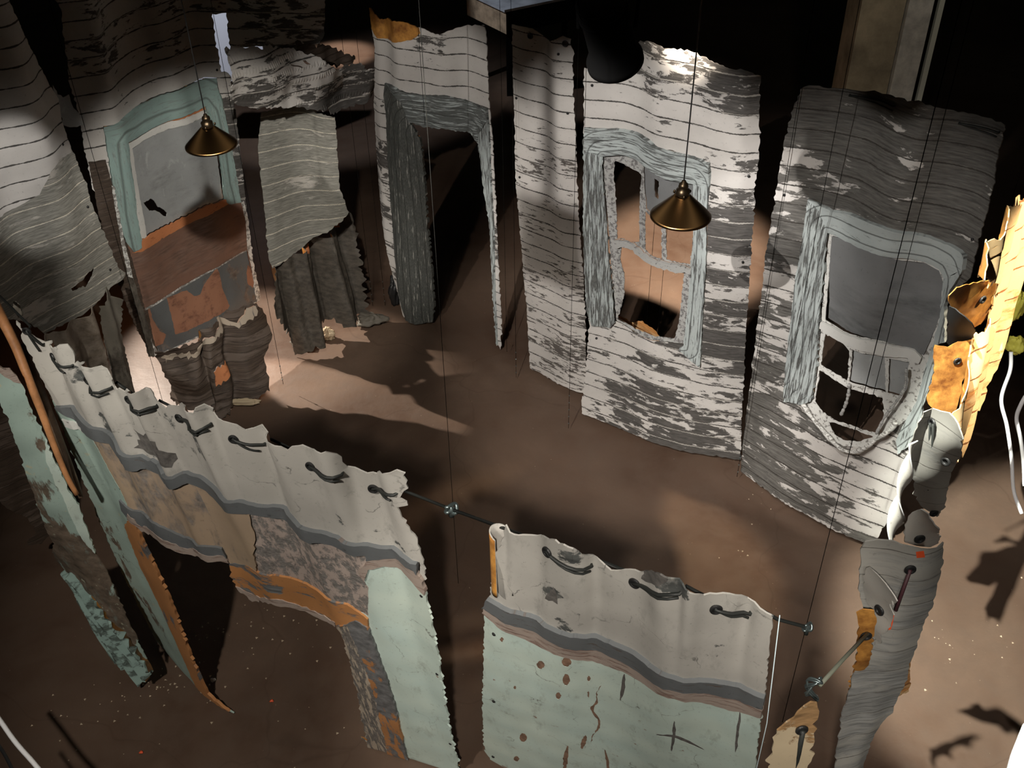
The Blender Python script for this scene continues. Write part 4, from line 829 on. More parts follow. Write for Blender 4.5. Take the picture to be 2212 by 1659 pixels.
lacing(SFC, [((1184, 1191), (1278, 1225)), ((1372, 1258), (1465, 1286)), ((1545, 1309), (1618, 1330))], 'black cord laced through the top of the front centre mint skin', ends=(a, atz(1680, 1338, 2.58), b_))
def knot(p, label, r=.016):
    g = [tube_geo([(p[0]+r*math.cos(t), p[1]+r*.6*math.sin(t*2), p[2]-.02+.04*t/9+r*.6*math.sin(t)) for t in np.linspace(0, 9, 40)], r*.35, 6),
         lathe_geo([(.0001, -.03), (r*.55, -.03), (r*.6, .01), (.0001, .02)], p, 12)]
    V, F = join_geo(g); return tag(meshobj('cable_clamp', V, F, M['steel']), label, 'clamp')
knot(atz(975, 1102, 2.55), 'small steel clamp joining cord and wire between the two front skins', .022)
knot(atz(1744, 1357, 2.56), 'small steel clamp at the cord end right of the centre skin', .014)
# ------------------------------------------------------------ far left post skin
SPA = Surf(('w', [(-2.62, 4.32), (-2.52, 4.15), (-2.34, 3.98), (-2.16, 3.86)]), ('w', [(-2.72, 3.86), (-2.5, 3.80), (-2.36, 3.79), (-2.22, 3.90)]), zb=0, zt=2.6)
skin('post_skin', 'far left mint and brown post skin standing on the floor with a rolled amber edge', 'wall panel', SPA,
     [(-60, 720), (0, 792), (22, 800), (36, 812), (48, 830), (60, 860), (78, 905), (98, 945), (112, 985), (138, 1030), (150, 1060), (172, 1090), (190, 1150), (205, 1200), (230, 1240), (252, 1290), (280, 1350), (302, 1395), (325, 1440), (326, 1458), (305, 1472), (280, 1440), (245, 1400), (205, 1355), (165, 1300), (140, 1258), (135, 1220), (118, 1175), (90, 1110), (62, 1040), (35, 965), (12, 900), (-20, 830), (-60, 800)],
     ('sheet', 'mintbrown'), peel=[(40, 850, .02), (60, 950, .12), (80, 960, .6), (100, 1000, .15), (110, 1060, .8), (150, 1110, .5), (165, 1100, .0), (190, 1200, .9), (150, 1200, .95), (220, 1300, .7), (270, 1350, .8), (310, 1430, .4)], crumple=.02,
     parts=[dict(name='crumpled_base', mat='tealcrumple', off=.01, peel=.45, jit=.01, poly=[(135, 1240), (152, 1238), (180, 1270), (215, 1310), (250, 1350), (290, 1390), (318, 1430), (326, 1458), (305, 1472), (280, 1440), (245, 1400), (205, 1355), (165, 1300), (140, 1258)], pfun=lambda s_, z_: .03*np.sin(s_*60+z_*25)),
            dict(name='mint_edge', mat='mint', off=.008, peel=.15, poly=[(98, 945), (112, 985), (138, 1030), (150, 1060), (172, 1090), (190, 1150), (205, 1200), (186, 1180), (165, 1140), (140, 1080), (118, 1040), (98, 990)]),
            dict(name='moulding', mat='pinkband', off=.012, peel=.4, poly=[(0, 792), (22, 800), (40, 815), (46, 828), (30, 826), (12, 815), (0, 806)])])
V, F = tube_geo(spline([atz(x, y, z) for x, y, z in ((-40, 600, 2.74), (5, 690, 2.66), (35, 750, 2.55), (62, 820, 2.42), (90, 890, 2.26), (118, 965, 2.08), (145, 1030, 1.92), (166, 1068, 1.82))], 40), [.028-.016*i/39 for i in range(40)], 14)
o = tag(meshobj('rolled_edge', V, F, plain('amber_latex_roll', (.42, .19, .075), .6, obj_noise=8)), 'long rolled amber strip running down between the far left post and the scalloped skin', 'rolled strip')
V, F = tube_geo(spline([atz(x, y, z) for x, y, z in ((48, 742, 2.5), (75, 815, 2.35), (105, 890, 2.18), (135, 965, 2.0), (160, 1030, 1.86), (175, 1075, 1.76))], 40), [.026-.014*i/39 for i in range(40)], 14)
o = tag(meshobj('rolled_edge', V, F, plain('dark_brown_roll', (.13, .085, .055), .6, obj_noise=10)), 'dark brown rolled strip just right of the amber rolled strip', 'rolled strip')
p = atz(38, 668, 2.6); lump('leather_tab', 'dark brown leaf shaped tab tied on the cord above the front left skin', 'tab', p, (.018, .012, .04), 'dirty', 11)
# dark clapboard beyond the far left post
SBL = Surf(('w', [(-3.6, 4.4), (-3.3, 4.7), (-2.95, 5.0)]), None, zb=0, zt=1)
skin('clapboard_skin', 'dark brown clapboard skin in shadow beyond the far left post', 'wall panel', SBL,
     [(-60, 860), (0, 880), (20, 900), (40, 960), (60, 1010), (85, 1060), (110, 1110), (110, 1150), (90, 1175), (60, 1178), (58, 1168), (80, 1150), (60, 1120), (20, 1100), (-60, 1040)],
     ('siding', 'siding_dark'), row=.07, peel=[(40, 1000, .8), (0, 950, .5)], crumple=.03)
# ------------------------------------------------------------ right wall, seen along its length
def GP(px, z): p = atz(px[0], px[1], z); return (p[0], p[1])
SR6 = Surf(('w', [GP((1790, 1760), .9), GP((1830, 1770), .9), GP((1862, 1750), .9)]), ('w', [GP((1876, 1190), 2.68), GP((1925, 1184), 2.68), GP((1980, 1186), 2.68), GP((2030, 1165), 2.68)]), zb=.9, zt=2.68)
skin('side_skin', 'plain grey skin at the right front, almost edge on, one grommet near its top', 'wall panel', SR6,
     [(1878, 1186), (1900, 1176), (1930, 1172), (1985, 1180), (2015, 1175), (2030, 1163), (2028, 1200), (2018, 1240), (2000, 1300), (1985, 1345), (1968, 1400), (1950, 1470), (1928, 1540), (1905, 1570), (1893, 1600), (1875, 1659), (1860, 1720), (1780, 1720), (1800, 1659), (1808, 1600), (1818, 1540), (1840, 1480), (1862, 1400), (1872, 1340), (1862, 1290), (1868, 1230)],
     ('sheet', 'greyskin'), peel=[(1950, 1300, .4), (1850, 1550, .6)], crumple=.022, parts=[dict(name='red_spot', mat='flat_red', label='small red spot', jit=.003, poly=[(1920, 1330), (1932, 1327), (1928, 1340), (1924, 1362), (1916, 1364), (1919, 1345)]), dict(name='red_spot', mat='flat_red', label='small red spot', jit=.003, poly=[(1976, 1188), (1992, 1182), (1990, 1196), (1978, 1200)])], grommets=[(1963, 1224)], gs=.014, folds=lambda s_, z_: .03*np.sin(s_*12+z_*2))  # two small flat red spots set on the sheet
SR6b = Surf(('w', [GP((1862, 1600), 1.2), GP((1905, 1560), 1.2)]), ('w', [GP((1868, 1230), 2.6), GP((1925, 1300), 2.6)]), zb=1.2, zt=2.6)
skin('torn_flap', 'pale grey flap curling off the left edge of the plain grey side skin', 'flap', SR6b,
     [(1868, 1225), (1885, 1240), (1905, 1262), (1925, 1290), (1930, 1300), (1915, 1310), (1925, 1330), (1918, 1360), (1905, 1385), (1893, 1390), (1888, 1350), (1890, 1322), (1868, 1300), (1860, 1275)],
     ('sheet', 'plaster'), peel=[(1890, 1300, .3)], crumple=.03, gs=.012, thick=.004, grommets=[(1900, 1318)])
SR7 = Surf(('w', [GP((1818, 1560), 1.4), GP((1850, 1555), 1.4)]), ('w', [GP((1850, 1330), 2.4), GP((1896, 1330), 2.4)]), zb=1.4, zt=2.4)
skin('torn_flap', 'amber brown curl with a white torn rim tied beside the grey side skin', 'flap', SR7,
     [(1852, 1328), (1865, 1320), (1890, 1322), (1896, 1335), (1888, 1355), (1882, 1390), (1874, 1420), (1862, 1450), (1848, 1480), (1838, 1510), (1826, 1560), (1820, 1550), (1828, 1490), (1840, 1440), (1850, 1400), (1852, 1360)],
     ('sheet', M['back']), crumple=.03, gs=.012, thick=.005, grommets=[(1868, 1365)], back='plaster')
V, F = tube_geo([atz(1868, 1365, 2.3)-fw*.03, atz(1815, 1420, 2.36)-fw*.03, atz(1765, 1475, 2.40)-fw*.03], .0075, 8)
tag(meshobj('tie_cord', V, F, plain('grey_tie_cord', (.16, .17, .13), .5)), 'grey taut cord from the amber curl down to the tangled knot', 'cord')
p = atz(1756, 1488, 2.42); gs_ = [tube_geo([(p[0]+.022*math.sin(t*1.3+k), p[1]+.012*math.cos(t*1.7), p[2]+.05*math.sin(t*.7+k)) for t in np.linspace(0, 9, 50)], .0045, 6) for k in range(3)]
V, F = join_geo(gs_); tag(meshobj('cable_clamp', V, F, M['steel']), 'tangled steel knot above the tan skin at the bottom right', 'clamp')
SR8 = Surf(('w', [GP((1640, 1760), 1.9), GP((1740, 1760), 1.9)]), ('w', [GP((1680, 1560), 2.5), GP((1775, 1545), 2.5)]), zb=1.9, zt=2.5)
skin('plaster_skin', 'narrow tan plaster skin with frayed top at the bottom right', 'wall panel', SR8,
     [(1655, 1710), (1662, 1659), (1668, 1620), (1680, 1590), (1700, 1562), (1722, 1540), (1740, 1528), (1752, 1520), (1768, 1528), (1771, 1545), (1764, 1575), (1755, 1610), (1746, 1659), (1738, 1710)],
     ('sheet', 'tan'), peel=[(1750, 1540, .5), (1700, 1650, .1), (1720, 1640, .5)], crumple=.012, gs=.012, jit=.008, grommets=[(1731, 1575)])
V, F = tube_geo([atz(1731, 1575, 2.42)-fw*.02, atz(1720, 1620, 2.28)-fw*.03, atz(1709, 1662, 2.15)-fw*.03, atz(1700, 1700, 2.05)], .009, 8)
tag(meshobj('lacing_cord', V, F, M['cord']), 'thick dark cord running down the tan skin at the bottom right', 'cord')
# grey skin higher up the right wall
SR3 = Surf(('w', [GP((1915, 1170), 1.9), GP((1960, 1130), 1.9), GP((2020, 1115), 1.9)]), ('w', [GP((1982, 885), 2.7), GP((2018, 880), 2.7), GP((2062, 940), 2.7)]), zb=1.9, zt=2.7)
skin('side_skin', 'grey grommeted skin higher along the right wall with cords hanging through it', 'wall panel', SR3,
     [(1988, 885), (2003, 875), (2022, 880), (2042, 893), (2052, 915), (2060, 950), (2063, 985), (2058, 1010), (2050, 1045), (2035, 1080), (2018, 1110), (2000, 1098), (1985, 1088), (1972, 1050), (1965, 1010), (1968, 960), (1978, 920)],
     ('sheet', 'greyskin'), peel=[(2020, 930, .3), (2030, 1060, .1)], crumple=.02, gs=.012, grommets=[(2023, 912), (2044, 996), (2011, 1097)], folds=lambda s_, z_: .03*np.sin(s_*18+z_*5))
SR3b = Surf(('w', [GP((1960, 1185), 2.4), GP((2032, 1165), 2.4)]), ('w', [GP((1985, 1100), 2.66), GP((2030, 1140), 2.66)]), zb=2.4, zt=2.66)
skin('torn_flap', 'pale grey flap with a dark hole at the joint of the two right wall skins', 'flap', SR3b,
     [(1960, 1118), (1985, 1103), (2000, 1112), (2012, 1130), (2026, 1145), (2031, 1160), (2026, 1172), (2008, 1180), (1980, 1180), (1955, 1174), (1954, 1145)],
     ('sheet', 'plaster'), peel=[(1980, 1150, .15), (2020, 1165, .4)], crumple=.02, gs=.012, thick=.005, grommets=[(1986, 1163)])
g = []
for a_, b_ in (((2023, 912), (2004, 1048)), ((2030, 915), (2012, 1045)), ((2035, 930), (2030, 1040))):
    A_ = SR3.inv([a_, b_]); P = SR3.P(A_[:, 0]/SR3.L, A_[:, 1]); N = SR3.N(A_[:, 0]/SR3.L, A_[:, 1]); g.append(tube_geo(P+N*.03, .005, 6))
V, F = join_geo(g[:1]); tag(meshobj('lacing_cord', V, F, M['cord']), 'dark cord hanging down the grey grommeted skin on the right', 'cord')
V, F = join_geo(g[1:2]); tag(meshobj('lacing_cord', V, F, M['cord']), 'second dark cord beside the first on the grey grommeted skin', 'cord')
A_ = SR6.inv([(1963, 1224), (1930, 1296)]); P = SR6.P(A_[:, 0]/SR6.L, A_[:, 1]); N = SR6.N(A_[:, 0]/SR6.L, A_[:, 1])
V, F = tube_geo(P+N*np.array([[.015], [.05]]), .007, 6); tag(meshobj('lacing_cord', V, F, plain('maroon_cord', (.06, .02, .025), .6)), 'dark red cord from the grommet of the plain grey side skin', 'cord')
# twisted ribbon
top = atz(1972, 955, 2.62); bot = atz(1925, 1172, 2.05); V = []; F = []
for i in range(80):
    t = i/79; c = top*(1-t)+bot*t; a = t*7.5+.4; w_ = .022+.02*t
    d = np.array([math.cos(a), math.sin(a), .25*math.sin(a)])*w_
    for k in range(5): V.append(c+d*(k/2-1))
for i in range(79):
    for k in range(4): F.append((i*5+k, i*5+k+1, i*5+k+6, i*5+k+5))
o = meshobj('twisted_ribbon', V, F, [M['plaster'], M['whitecable']], attrs={'sz': np.array(V), 'peel': np.zeros(len(V))}); tag(o, 'grey ribbon with shiny white edge twisting down beside the right window skin', 'ribbon')
md = o.modifiers.new('thickness', 'SOLIDIFY'); md.thickness = .005; md.material_offset_rim = 1
# amber folds and floodlit siding at the right
SR1 = Surf(('w', [GP((2040, 760), 2.3), GP((2110, 720), 2.3)]), ('w', [GP((2050, 650), 2.65), GP((2152, 610), 2.65)]), zb=2.3, zt=2.65)
skin('torn_flap', 'glowing amber flap with a grommet beside the right window skin', 'flap', SR1,
     [(2052, 640), (2068, 622), (2090, 616), (2120, 610), (2148, 606), (2152, 622), (2145, 640), (2146, 670), (2138, 690), (2120, 700), (2100, 708), (2085, 690), (2065, 672), (2054, 658)],
     ('sheet', M['back']), crumple=.015, gs=.015, thick=.005, grommets=[(2121, 646)], back='plaster')
SR1c = Surf(('w', [GP((2040, 790), 2.2), GP((2100, 760), 2.2)]), ('w', [GP((2046, 670), 2.6), GP((2106, 700), 2.6)]), zb=2.2, zt=2.6)
skin('torn_flap', 'black fold hanging below the glowing amber flap', 'flap', SR1c,
     [(2046, 662), (2060, 668), (2082, 686), (2098, 700), (2106, 716), (2104, 732), (2080, 738), (2050, 746), (2045, 740)], ('sheet', 'black'), crumple=.02, gs=.015, thick=.005)
SR1b = Surf(('w', [GP((1995, 900), 2.0), GP((2060, 900), 2.0)]), ('w', [GP((2022, 750), 2.4), GP((2100, 735), 2.4)]), zb=2.0, zt=2.4)
skin('torn_flap', 'dark amber brown sheet with a screw below the black fold', 'flap', SR1b,
     [(2022, 748), (2060, 744), (2104, 733), (2096, 770), (2085, 805), (2072, 850), (2060, 890), (2050, 905), (2030, 885), (2008, 875), (2000, 860), (2014, 820), (2018, 780)],
     ('sheet', M['back']), crumple=.03, gs=.015, thick=.005, grommets=[(2064, 776)], back='plaster')
SR2 = Surf(('w', [GP((2028, 1080), 1.75), GP((2068, 1000), 1.75), GP((2100, 940), 1.75)]), ('w', [GP((2150, 620), 2.6), GP((2185, 560), 2.6), GP((2260, 470), 2.6)]), zb=1.75, zt=2.6)
skin('clapboard_skin', 'floodlit orange and white clapboard skin at the right edge', 'wall panel', SR2,
     [(2214, 428), (2195, 440), (2178, 448), (2168, 470), (2162, 500), (2150, 520), (2132, 535), (2122, 570), (2112, 600), (2140, 606), (2152, 615), (2146, 680), (2118, 730), (2100, 790), (2080, 850), (2062, 905), (2058, 960), (2062, 1000), (2070, 990), (2086, 960), (2100, 920), (2115, 885), (2135, 820), (2150, 780), (2170, 730), (2186, 690), (2212, 610), (2260, 500), (2260, 420)],
     ('siding', 'pale_amber'), row=.13, crumple=.02, peel=[(2120, 900, .3), (2180, 600, .1), (2150, 780, .4)], gs=.015, jit=.012, folds=lambda s_, z_: .02*np.sin(s_*25+z_*5))
SR9 = Surf(('w', [GP((1935, 1500), 1.5), GP((1963, 1490), 1.5)]), ('w', [GP((2000, 1290), 2.3), GP((2030, 1230), 2.3)]), zb=1.5, zt=2.3)
skin('torn_flap', 'small orange edged scrap sticking out behind the plain grey side skin', 'flap', SR9,
     [(1948, 1400), (1958, 1393), (1964, 1410), (1965, 1480), (1962, 1492), (1938, 1502), (1934, 1480)], ('sheet', 'pale_amber'), peel=[(1950, 1450, .5)], crumple=.01, gs=.012, thick=.005)
# white cables, yellow lanterns, white board at the right edge
def cable(pts, r, label, mat='whitecable', name='power_cable', cat='cable', group=None):
    V, F = tube_geo(spline(pts, 60), r, 8); return tag(meshobj(name, V, F, M[mat]), label, cat, group)
cable([atz(2184, 760, 1.6), atz(2182, 800, 1.5), atz(2163, 862, 1.3), atz(2175, 920, 1.15), atz(2185, 990, 1.0), atz(2190, 1060, .8), atz(2207, 1110, .7)], .012, 'white cable hanging in a long bend near the right edge')
cable([atz(2225, 840, 1.6), atz(2205, 875, 1.5), atz(2196, 905, 1.4), atz(2205, 950, 1.3), atz(2211, 1000, 1.1), atz(2213, 1050, 1.0)], .012, 'second white cable curving at the very right edge')
cable([atz(-30, 1515, .9), atz(0, 1556, .9), atz(35, 1605, .9), atz(84, 1662, .9), atz(120, 1720, .9)], .012, 'white cable crossing the bottom left corner')
cable([atz(-10, 1600, .9), atz(10, 1630, .9), atz(28, 1665, .9)], .008, 'black cable in the bottom left corner', 'black')
yel = plain('yellow_cloth', (.85, .80, .12), .6)
p = atz(2196, 660, 1.9); lump('yellow_bag', 'bright yellow bag glowing at the right edge', 'bag', p, (.05, .05, .09), yel, 21)
p = atz(2195, 745, 1.5); lump('yellow_bag', 'smaller yellow bag below the bright one at the right edge', 'bag', p, (.05, .05, .06), yel, 22)
wb = [atz(x, y, .45) for x, y in ((2212+60, 1500), (2209, 1565), (2185, 1625), (2165, 1700), (2300, 1720))]
V = [tuple(q) for q in wb]+[(q[0], q[1], .42) for q in wb]; n_ = len(wb)
F = [tuple(range(n_))[::-1], tuple(range(n_, 2*n_))]+[(i, (i+1) % n_, n_+(i+1) % n_, n_+i) for i in range(n_)]
tb = [box_geo(q[0]+.05, q[0]+.09, q[1]-.02, q[1]+.02, 0, .43) for q in (wb[0], wb[4])]
bt = empty('low_table', (wb[2][0], wb[2][1], 0), 'white topped low table cut off by the bottom right corner', 'table')
meshobj('table_top', V, F, M['whitecable'], bt, smooth=False)
for v, f in tb: meshobj('leg', v, f, M['steel'], bt, smooth=False)
# ------------------------------------------------------------ pendants
def pendant(px, py, halfw_px, label):
    d = ray(px, py); d = d/np.linalg.norm(d); t = FPX*.155/halfw_px*1.0; c = CAM+d*t*1.0
    root = empty('pendant_lamp', c, label, 'lamp', 'brass pendant lamps')
    V, F = lathe_geo([(.152, 0), (.156, .002), (.156, .008), (.148, .016), (.045, .118), (.036, .126), (.034, .126), (.044, .114), (.146, .012), (.150, .003)], c, 64)
    F += [(9*64+k, 9*64+(k+1) % 64, (k+1) % 64, k) for k in range(64)]
    sh = meshobj('lamp_shade', V, F, M['brass'], root)
    V, F = lathe_geo([(.0001, .205), (.010, .203), (.014, .190), (.022, .186), (.026, .170), (.020, .162), (.034, .154), (.036, .122), (.030, .110), (.0001, .105)], c, 32); meshobj('lamp_cap', V, F, M['brass_dark'], root)
    V, F = lathe_geo([(.0001, -.012), (.018, -.006), (.028, .018), (.026, .045), (.015, .075), (.014, .11), (.0001, .112)], c, 24); meshobj('bulb', V, F, plain('unlit_frosted_bulb', (.5, .5, .48), .3), root)
    V, F = tube_geo([c+np.array([0, 0, .2]), c+np.array([0, 0, 1.5]), c+np.array([0, 0, 4.2])], .0035, 8); meshobj('cord', V, F, M['black'], root)
    for k in range(3):
        a = 2.1*k+.5; q = c+np.array([.045*math.cos(a), .045*math.sin(a), .128]); V, F = lathe_geo([(.0001, .014), (.006, .010), (.007, 0), (.0001, -.008)], q, 10); meshobj('thumb_screw', V, F, M['brass_dark'], root)
    return c
PC1 = pendant(1470, 468, 64, 'brass cone pendant hanging in front of the broken window')
PC2 = pendant(457, 315, 52, 'brass cone pendant hanging in front of the green window')
# ------------------------------------------------------------ thin wires with lead beads
def vwire(px, py, y=None, z0=None, z1=4.9, label='', r=.0017, beads=0, xy=None):
    if xy is None: p = atz(px, py, z0)
    else: p = np.array([xy[0], xy[1], z0])
    V, F = tube_geo([(p[0], p[1], z0), (p[0], p[1], (z0+z1)/2), (p[0], p[1], z1)], r, 6)
    root = empty('hanging_wire', (p[0], p[1], z0), label, 'wire', 'thin suspension wires')
    meshobj('wire', V, F, M['wire'], root)
    for k in range(beads):
        V, F = lathe_geo([(.0001, .006), (.004, .004), (.005, 0), (.004, -.004), (.0001, -.006)], (p[0], p[1], z0+.05+.07*k), 8); meshobj('bead', V, F, M['steel'], root)
vwire(918, 270, z0=2.35, label='thin wire hanging in front of the doorway skin header')
vwire(1095, 760, z0=.1, label='thin wire in the gap between doorway skin and narrow clapboard strip')
vwire(1228, 925, z0=.04, label='beaded wire at the foot of the gap left of the broken window skin', beads=5, z1=4.9)
vwire(1115, 815, z0=.04, label='beaded wire near the foot of the narrow clapboard strip', beads=4)
vwire(1592, 1030, z0=.05, label='wire in the gap between broken window skin and right window skin', beads=3)
vwire(990, 1260, z0=2.1, label='wire dropping through the clamp between the two front skins', z1=4.6, r=.0011)
vwire(1690, 1560, z0=1.9, label='wire dropping through the clamp right of the centre skin and crossing the window cloth', z1=4.7, r=.0012)
vwire(1874, 900, z0=1.6, label='thin wire crossing the right window cloth beside the clamp wire', z1=4.9)
vwire(170, 650, z0=1.3, label='thin wire in front of the far left pale clapboard')
vwire(612, 830, z0=.05, label='beaded wire over the bright floor beside the ragged skirt', beads=3)
vwire(805, 660, z0=.03, label='left beaded wire over the lit floor by the doorway foot', beads=4)
vwire(832, 660, z0=.03, label='right beaded wire over the lit floor by the doorway foot', beads=4)
vwire(1695, 860, z0=1.0, label='bright fine wire along the left casing of the right window', z1=4.9)
vwire(352, 870, z0=.3, label='thin wire over the bright floor left of the crumpled clapboard')
vwire(1395, 720, z0=.6, label='left wire hanging inside the broken window', z1=2.2)
vwire(1421, 720, z0=.6, label='right wire hanging inside the broken window', z1=2.2)
vwire(2186, 430, z0=2.6, label='thin wire holding the floodlit clapboard at the right edge')
p0 = atz(1668, 1315, 2.62); p1 = atz(1640, 1540, 1.95); p2 = atz(1612, 1665, 1.7)
V, F = tube_geo([p0-fw*.1, p1-fw*.12, p2-fw*.12], .0018, 6); tag(meshobj('fishing_line', V, F, plain('pale_nylon_line', (.7, .85, .9), .3)), 'pale shining line hanging over the right edge of the centre skin', 'line')
# ------------------------------------------------------------ background
c = atz(1140, 100, 0)
V, F = box_geo(-.2, 2.2, 0, 1.6, 0, .06)
def bx(name, x0, x1, y0, y1, z0, z1, mat, parent):
    V, F = box_geo(x0, x1, y0, y1, z0, z1); return meshobj(name, V, F, M[mat] if isinstance(mat, str) else mat, parent, smooth=False)
q = atz(1093, 20, 1.15)
bt = empty('work_table', (q[0], q[1], 0), 'grey topped table with a pale wooden end at the very top of the view', 'table')
e1 = atz(1230, -8, 1.15)-q; e2 = atz(1063, 6, 1.15)-q; e1 *= 1.6/np.linalg.norm(e1); e2 *= .9/np.linalg.norm(e2)
def slab(name, z0, z1, mat, g=0):
    c4 = [q-(e1+e2)*g, q+e1-(e2-e1)*g, q+e1+e2+(e1+e2)*g, q+e2-(e1-e2)*g]
    V = [(p[0], p[1], z) for z in (z0, z1) for p in c4]; F = [(3, 2, 1, 0), (4, 5, 6, 7)]+[(i, (i+1) % 4, 4+(i+1) % 4, 4+i) for i in range(4)]
    return meshobj(name, V, F, mat, bt, smooth=False)
pw = plain('pale_wood', (.50, .38, .26), .6, obj_noise=6)
o = slab('table_body', .84, 1.12, pw); o.data.materials.append(M['flatblack']); o.data.polygons[2].material_index = 1; o.data.polygons[0].material_index = 1  # front and underside coloured black to stand for their shade
for p in (q+e1*.06+e2*.1, q+e1*.94+e2*.1, q+e1*.9+e2*.9, q+e1*.1+e2*.9): bx('leg', p[0]-.04, p[0]+.04, p[1]-.04, p[1]+.04, 0, .84, 'flatblack', bt)
slab('table_top', 1.12, 1.15, plain('grey_crate_lid', (.42, .45, .50), .5, obj_noise=3), .02)
spot('spot_crate', (q[0]-3.2, q[1]-1.0, 4.4), q, 300, 22, .5, (.9, .93, 1))
# column
q = atz(1880, 195, 2.0)
bt = empty('timber_column', (q[0], q[1], 0), 'pale building column rising behind the right window skin', 'column')
bx('shaft', q[0]-.24, q[0]+.10, q[1]-.1, q[1]+.25, 0, 4.9, plain('aged_brown_plaster', (.40, .33, .22), .8, obj_noise=3), bt)
bx('front_board', q[0]+.11, q[0]+.30, q[1]-.14, q[1]-.08, 0, 4.9, plain('pale_column_board', (.72, .68, .60), .7, obj_noise=4), bt)
bx('side_pipe', q[0]+.36, q[0]+.40, q[1]-.1, q[1]-.06, 0, 4.9, plain('pale_pipe', (.6, .6, .5), .6), bt)
spot('spot_column', (q[0]-1.0, q[1]-3.2, 4.7), (q[0]+.1, q[1], 2.5), 60, 40, .6, (1, .95, .85))
# hanging black stage light in front of the broken window skin
q = CAM+ray(1312, 60)/np.linalg.norm(ray(1312, 60))*3.9
bt = empty('stage_light', q, 'black stage light hanging above the broken window skin with a faint orange lens glow', 'light')
ax = np.array([.25, .35, -.9]); ax /= np.linalg.norm(ax)
def cone_geo(c, ax, prof, n=32):
    a = np.cross(ax, [0, 1, 0]); a /= np.linalg.norm(a); b = np.cross(ax, a); V = []; F = []
    for r, t in prof:
        for k in range(n): th = 2*math.pi*k/n; V.append(c+ax*t+r*(a*math.cos(th)+b*math.sin(th)))
    for i in range(len(prof)-1):
        for k in range(n): F.append((i*n+k, i*n+(k+1) % n, (i+1)*n+(k+1) % n, (i+1)*n+k))
    return V, F
V, F = cone_geo(q, ax, [(.001, -.16), (.07, -.15), (.085, -.05), (.085, .10), (.105, .14), (.105, .165), (.095, .165), (.08, .12), (.001, .11)]); meshobj('housing', V, F, M['flatblack'], bt)
V, F = tube_geo([q+np.array([-.1, 0, 0]), q+np.array([-.11, 0, .18]), q+np.array([0, 0, .24]), q+np.array([.11, 0, .18]), q+np.array([.1, 0, 0])], .009, 8); meshobj('yoke', V, F, M['flatblack'], bt)
V, F = tube_geo([q+np.array([0, 0, .24]), q+np.array([0, 0, 2.0])], .016, 8); meshobj('stem', V, F, M['flatblack'], bt)
V, F = cone_geo(q-ax*.02+np.array([.0, -.082, .02]), ax, [(.001, 0), (.012, .004), (.010, .03), (.001, .034)], 10); meshobj('indicator_lamp', V, F, plain('amber_glow', (.6, .25, .05), .5, em=((1, .35, .05), .35)), bt)
for i in range(3):
    V, F = cone_geo(q-ax*(.06+.03*i), ax, [(.0865, 0), (.092, .003), (.0865, .006)]); meshobj('cooling_fin', V, F, M['flatblack'], bt)
# bright wall seen through the slit and lit partitions beyond
q = aty(480, 90, 11.5)
bt = empty('partition_board', (q[0]-.1, 11.4, 0), 'pale blue white panel hanging beyond the slit beside the green window skin', 'partition')
bx('board', q[0]-.55, q[0]+.45, 11.45, 11.55, aty(480, 172, 11.5)[2], q[2]+.40, plain('pale_blue_white_board', (.75, .78, .85), .6), bt)
for dx in (-.5, .4): V, F = tube_geo([(q[0]+dx, 11.5, q[2]+.39), (q[0]+dx, 11.5, 4.0), (q[0]+dx, 11.5, 6.0)], .006, 6); meshobj('hanging_rod', V, F, M['steel'], bt)
spot('spot_partition', (-4.2, 9.9, 4.3), (q[0], 11.4, 2.0), 420, 40, .5, (.85, .9, 1))
# torn plastic scrap in the gap between the two left skins
SPL = Surf(('w', [(-2.94, 6.70), (-2.86, 6.76)]), None, zb=0, zt=1)
skin('plastic_scrap', 'teal grey plastic scrap bridging the gap between the two left skins', 'scrap', SPL,
     [(104, 165), (112, 182), (125, 205), (138, 212), (150, 205), (160, 235), (178, 252), (182, 270), (160, 275), (137, 272), (125, 245), (115, 205)], ('sheet', 'shade_light'), crumple=.03, gs=.015, thick=.004)
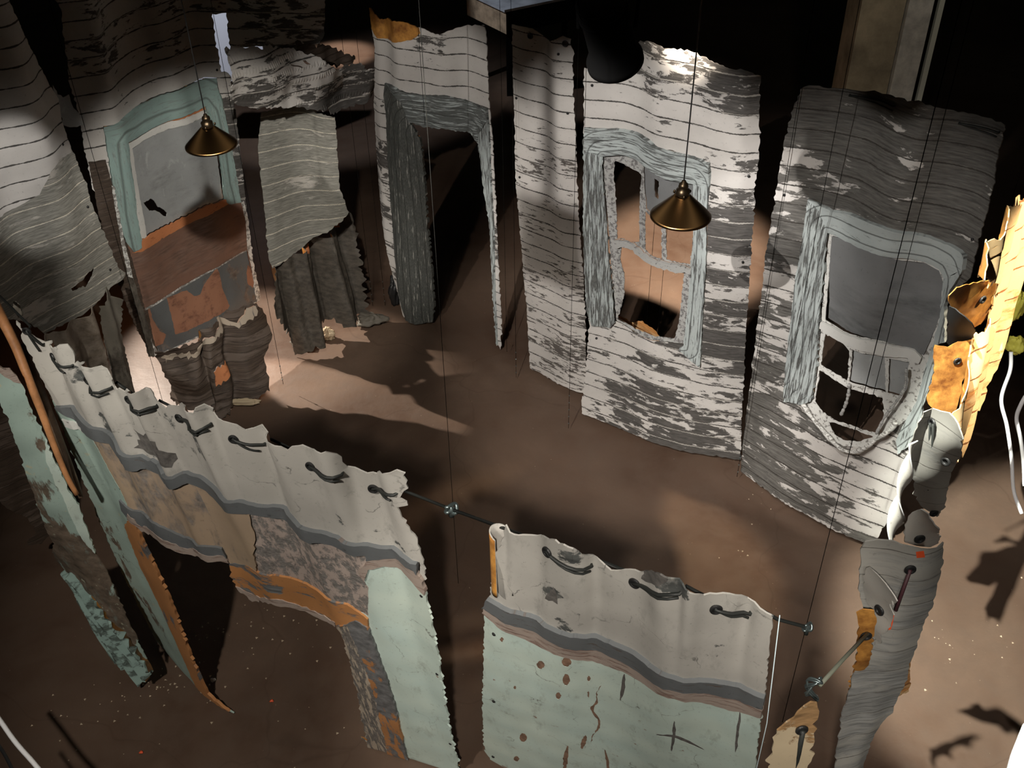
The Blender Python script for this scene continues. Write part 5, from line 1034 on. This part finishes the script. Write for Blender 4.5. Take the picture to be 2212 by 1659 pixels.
# debris on the floor
V = []; F = []
rg = random.Random(4)
for (cx, cy, n_, sp) in ((345, 1475, 26, 40), (430, 1380, 24, 45), (240, 1520, 16, 60), (600, 1330, 20, 70), (470, 1480, 12, 30), (620, 1400, 14, 60), (1620, 1200, 10, 120), (1950, 1370, 14, 90), (200, 1620, 16, 120), (700, 1600, 8, 100), (2080, 1350, 16, 90)):
    for _ in range(n_):
        p = atz(cx+rg.gauss(0, sp), cy+rg.gauss(0, sp*.55), 0); r = rg.uniform(.003, .011)
        o_ = len(V); a = rg.uniform(0, 3)
        for dx, dy, dz in ((1, 0, 0), (-.3, .9, 0), (-.6, -.7, 0), (.1, .1, .9)): V.append((p[0]+r*(dx*math.cos(a)-dy*math.sin(a)), p[1]+r*(dx*math.sin(a)+dy*math.cos(a)), .0005+r*dz))
        F += [(o_, o_+1, o_+3), (o_+1, o_+2, o_+3), (o_+2, o_, o_+3), (o_+2, o_+1, o_)]
o = meshobj('plaster_crumbs', V, F, M['crumb'], smooth=False); tag(o, 'scattered pale plaster crumbs on the brown floor', 'crumbs', kind='stuff')
for (x, y, lab) in ((587, 1514, 'small red chip on the dark floor below the wide opening'), (305, 1625, 'red chip on the floor near the bottom left corner')):
    p = atz(x, y, .006); lump('red_chip', lab, 'chip', p, (.012, .009, .006), 'flat_red', 30, n=8)
p = atz(460, 1469, .012); lump('white_chip', 'white chip on the floor beside the foot of the post', 'chip', p, (.016, .012, .012), 'whitecable', 31, n=8)

# unseen plate added in the back wall beam to cast the narrow strip's band
L0 = np.array([-1.3, 1.6, 5.6]); qs = S5.P([-.08, 1.05, 1.05, -.08], [1.72, 1.72, 1.0, 1.0]); V = [L0+(p-L0)*.15 for p in qs]; V = V+[v+np.array([0, .003, 0]) for v in V]
rt = empty('added_shadow_plate', V[0], 'small black plate added out of view to cast the band on the narrow strip', 'added shadow plate')
meshobj('plate', V, [(0, 1, 2, 3), (7, 6, 5, 4)]+[(i, (i+1) % 4, 4+(i+1) % 4, 4+i) for i in range(4)], M['black'], rt, smooth=False)
a = (V[0]+V[1])/2; v_, f_ = tube_geo([a, a+np.array([0, 0, .5]), a+np.array([0, 0, 1.4])], .006, 8); meshobj('rod', v_, f_, M['black'], rt)
GR = dict(clapboard_skin='clapboard wall skins hung around the room', plaster_skin='plaster wall skins at the front', side_skin='grey skins along the right wall', torn_flap='torn flaps along the right wall', hanging_drape='rags below the far left skin',
          fallen_scrap='torn scraps on the floor of the left wall', cable_clamp='steel clamps on the cords', lacing_cord='black lacing cords', power_cable='loose cables at the picture edges', rolled_edge='rolled strips at the far left', red_chip='red chips on the floor', yellow_bag='yellow bags at the right edge')
for o in COL.objects:
    if o.parent is None and 'group' not in o.keys():
        k = o.name.split('.')[0]
        if k in GR: o['group'] = GR[k]
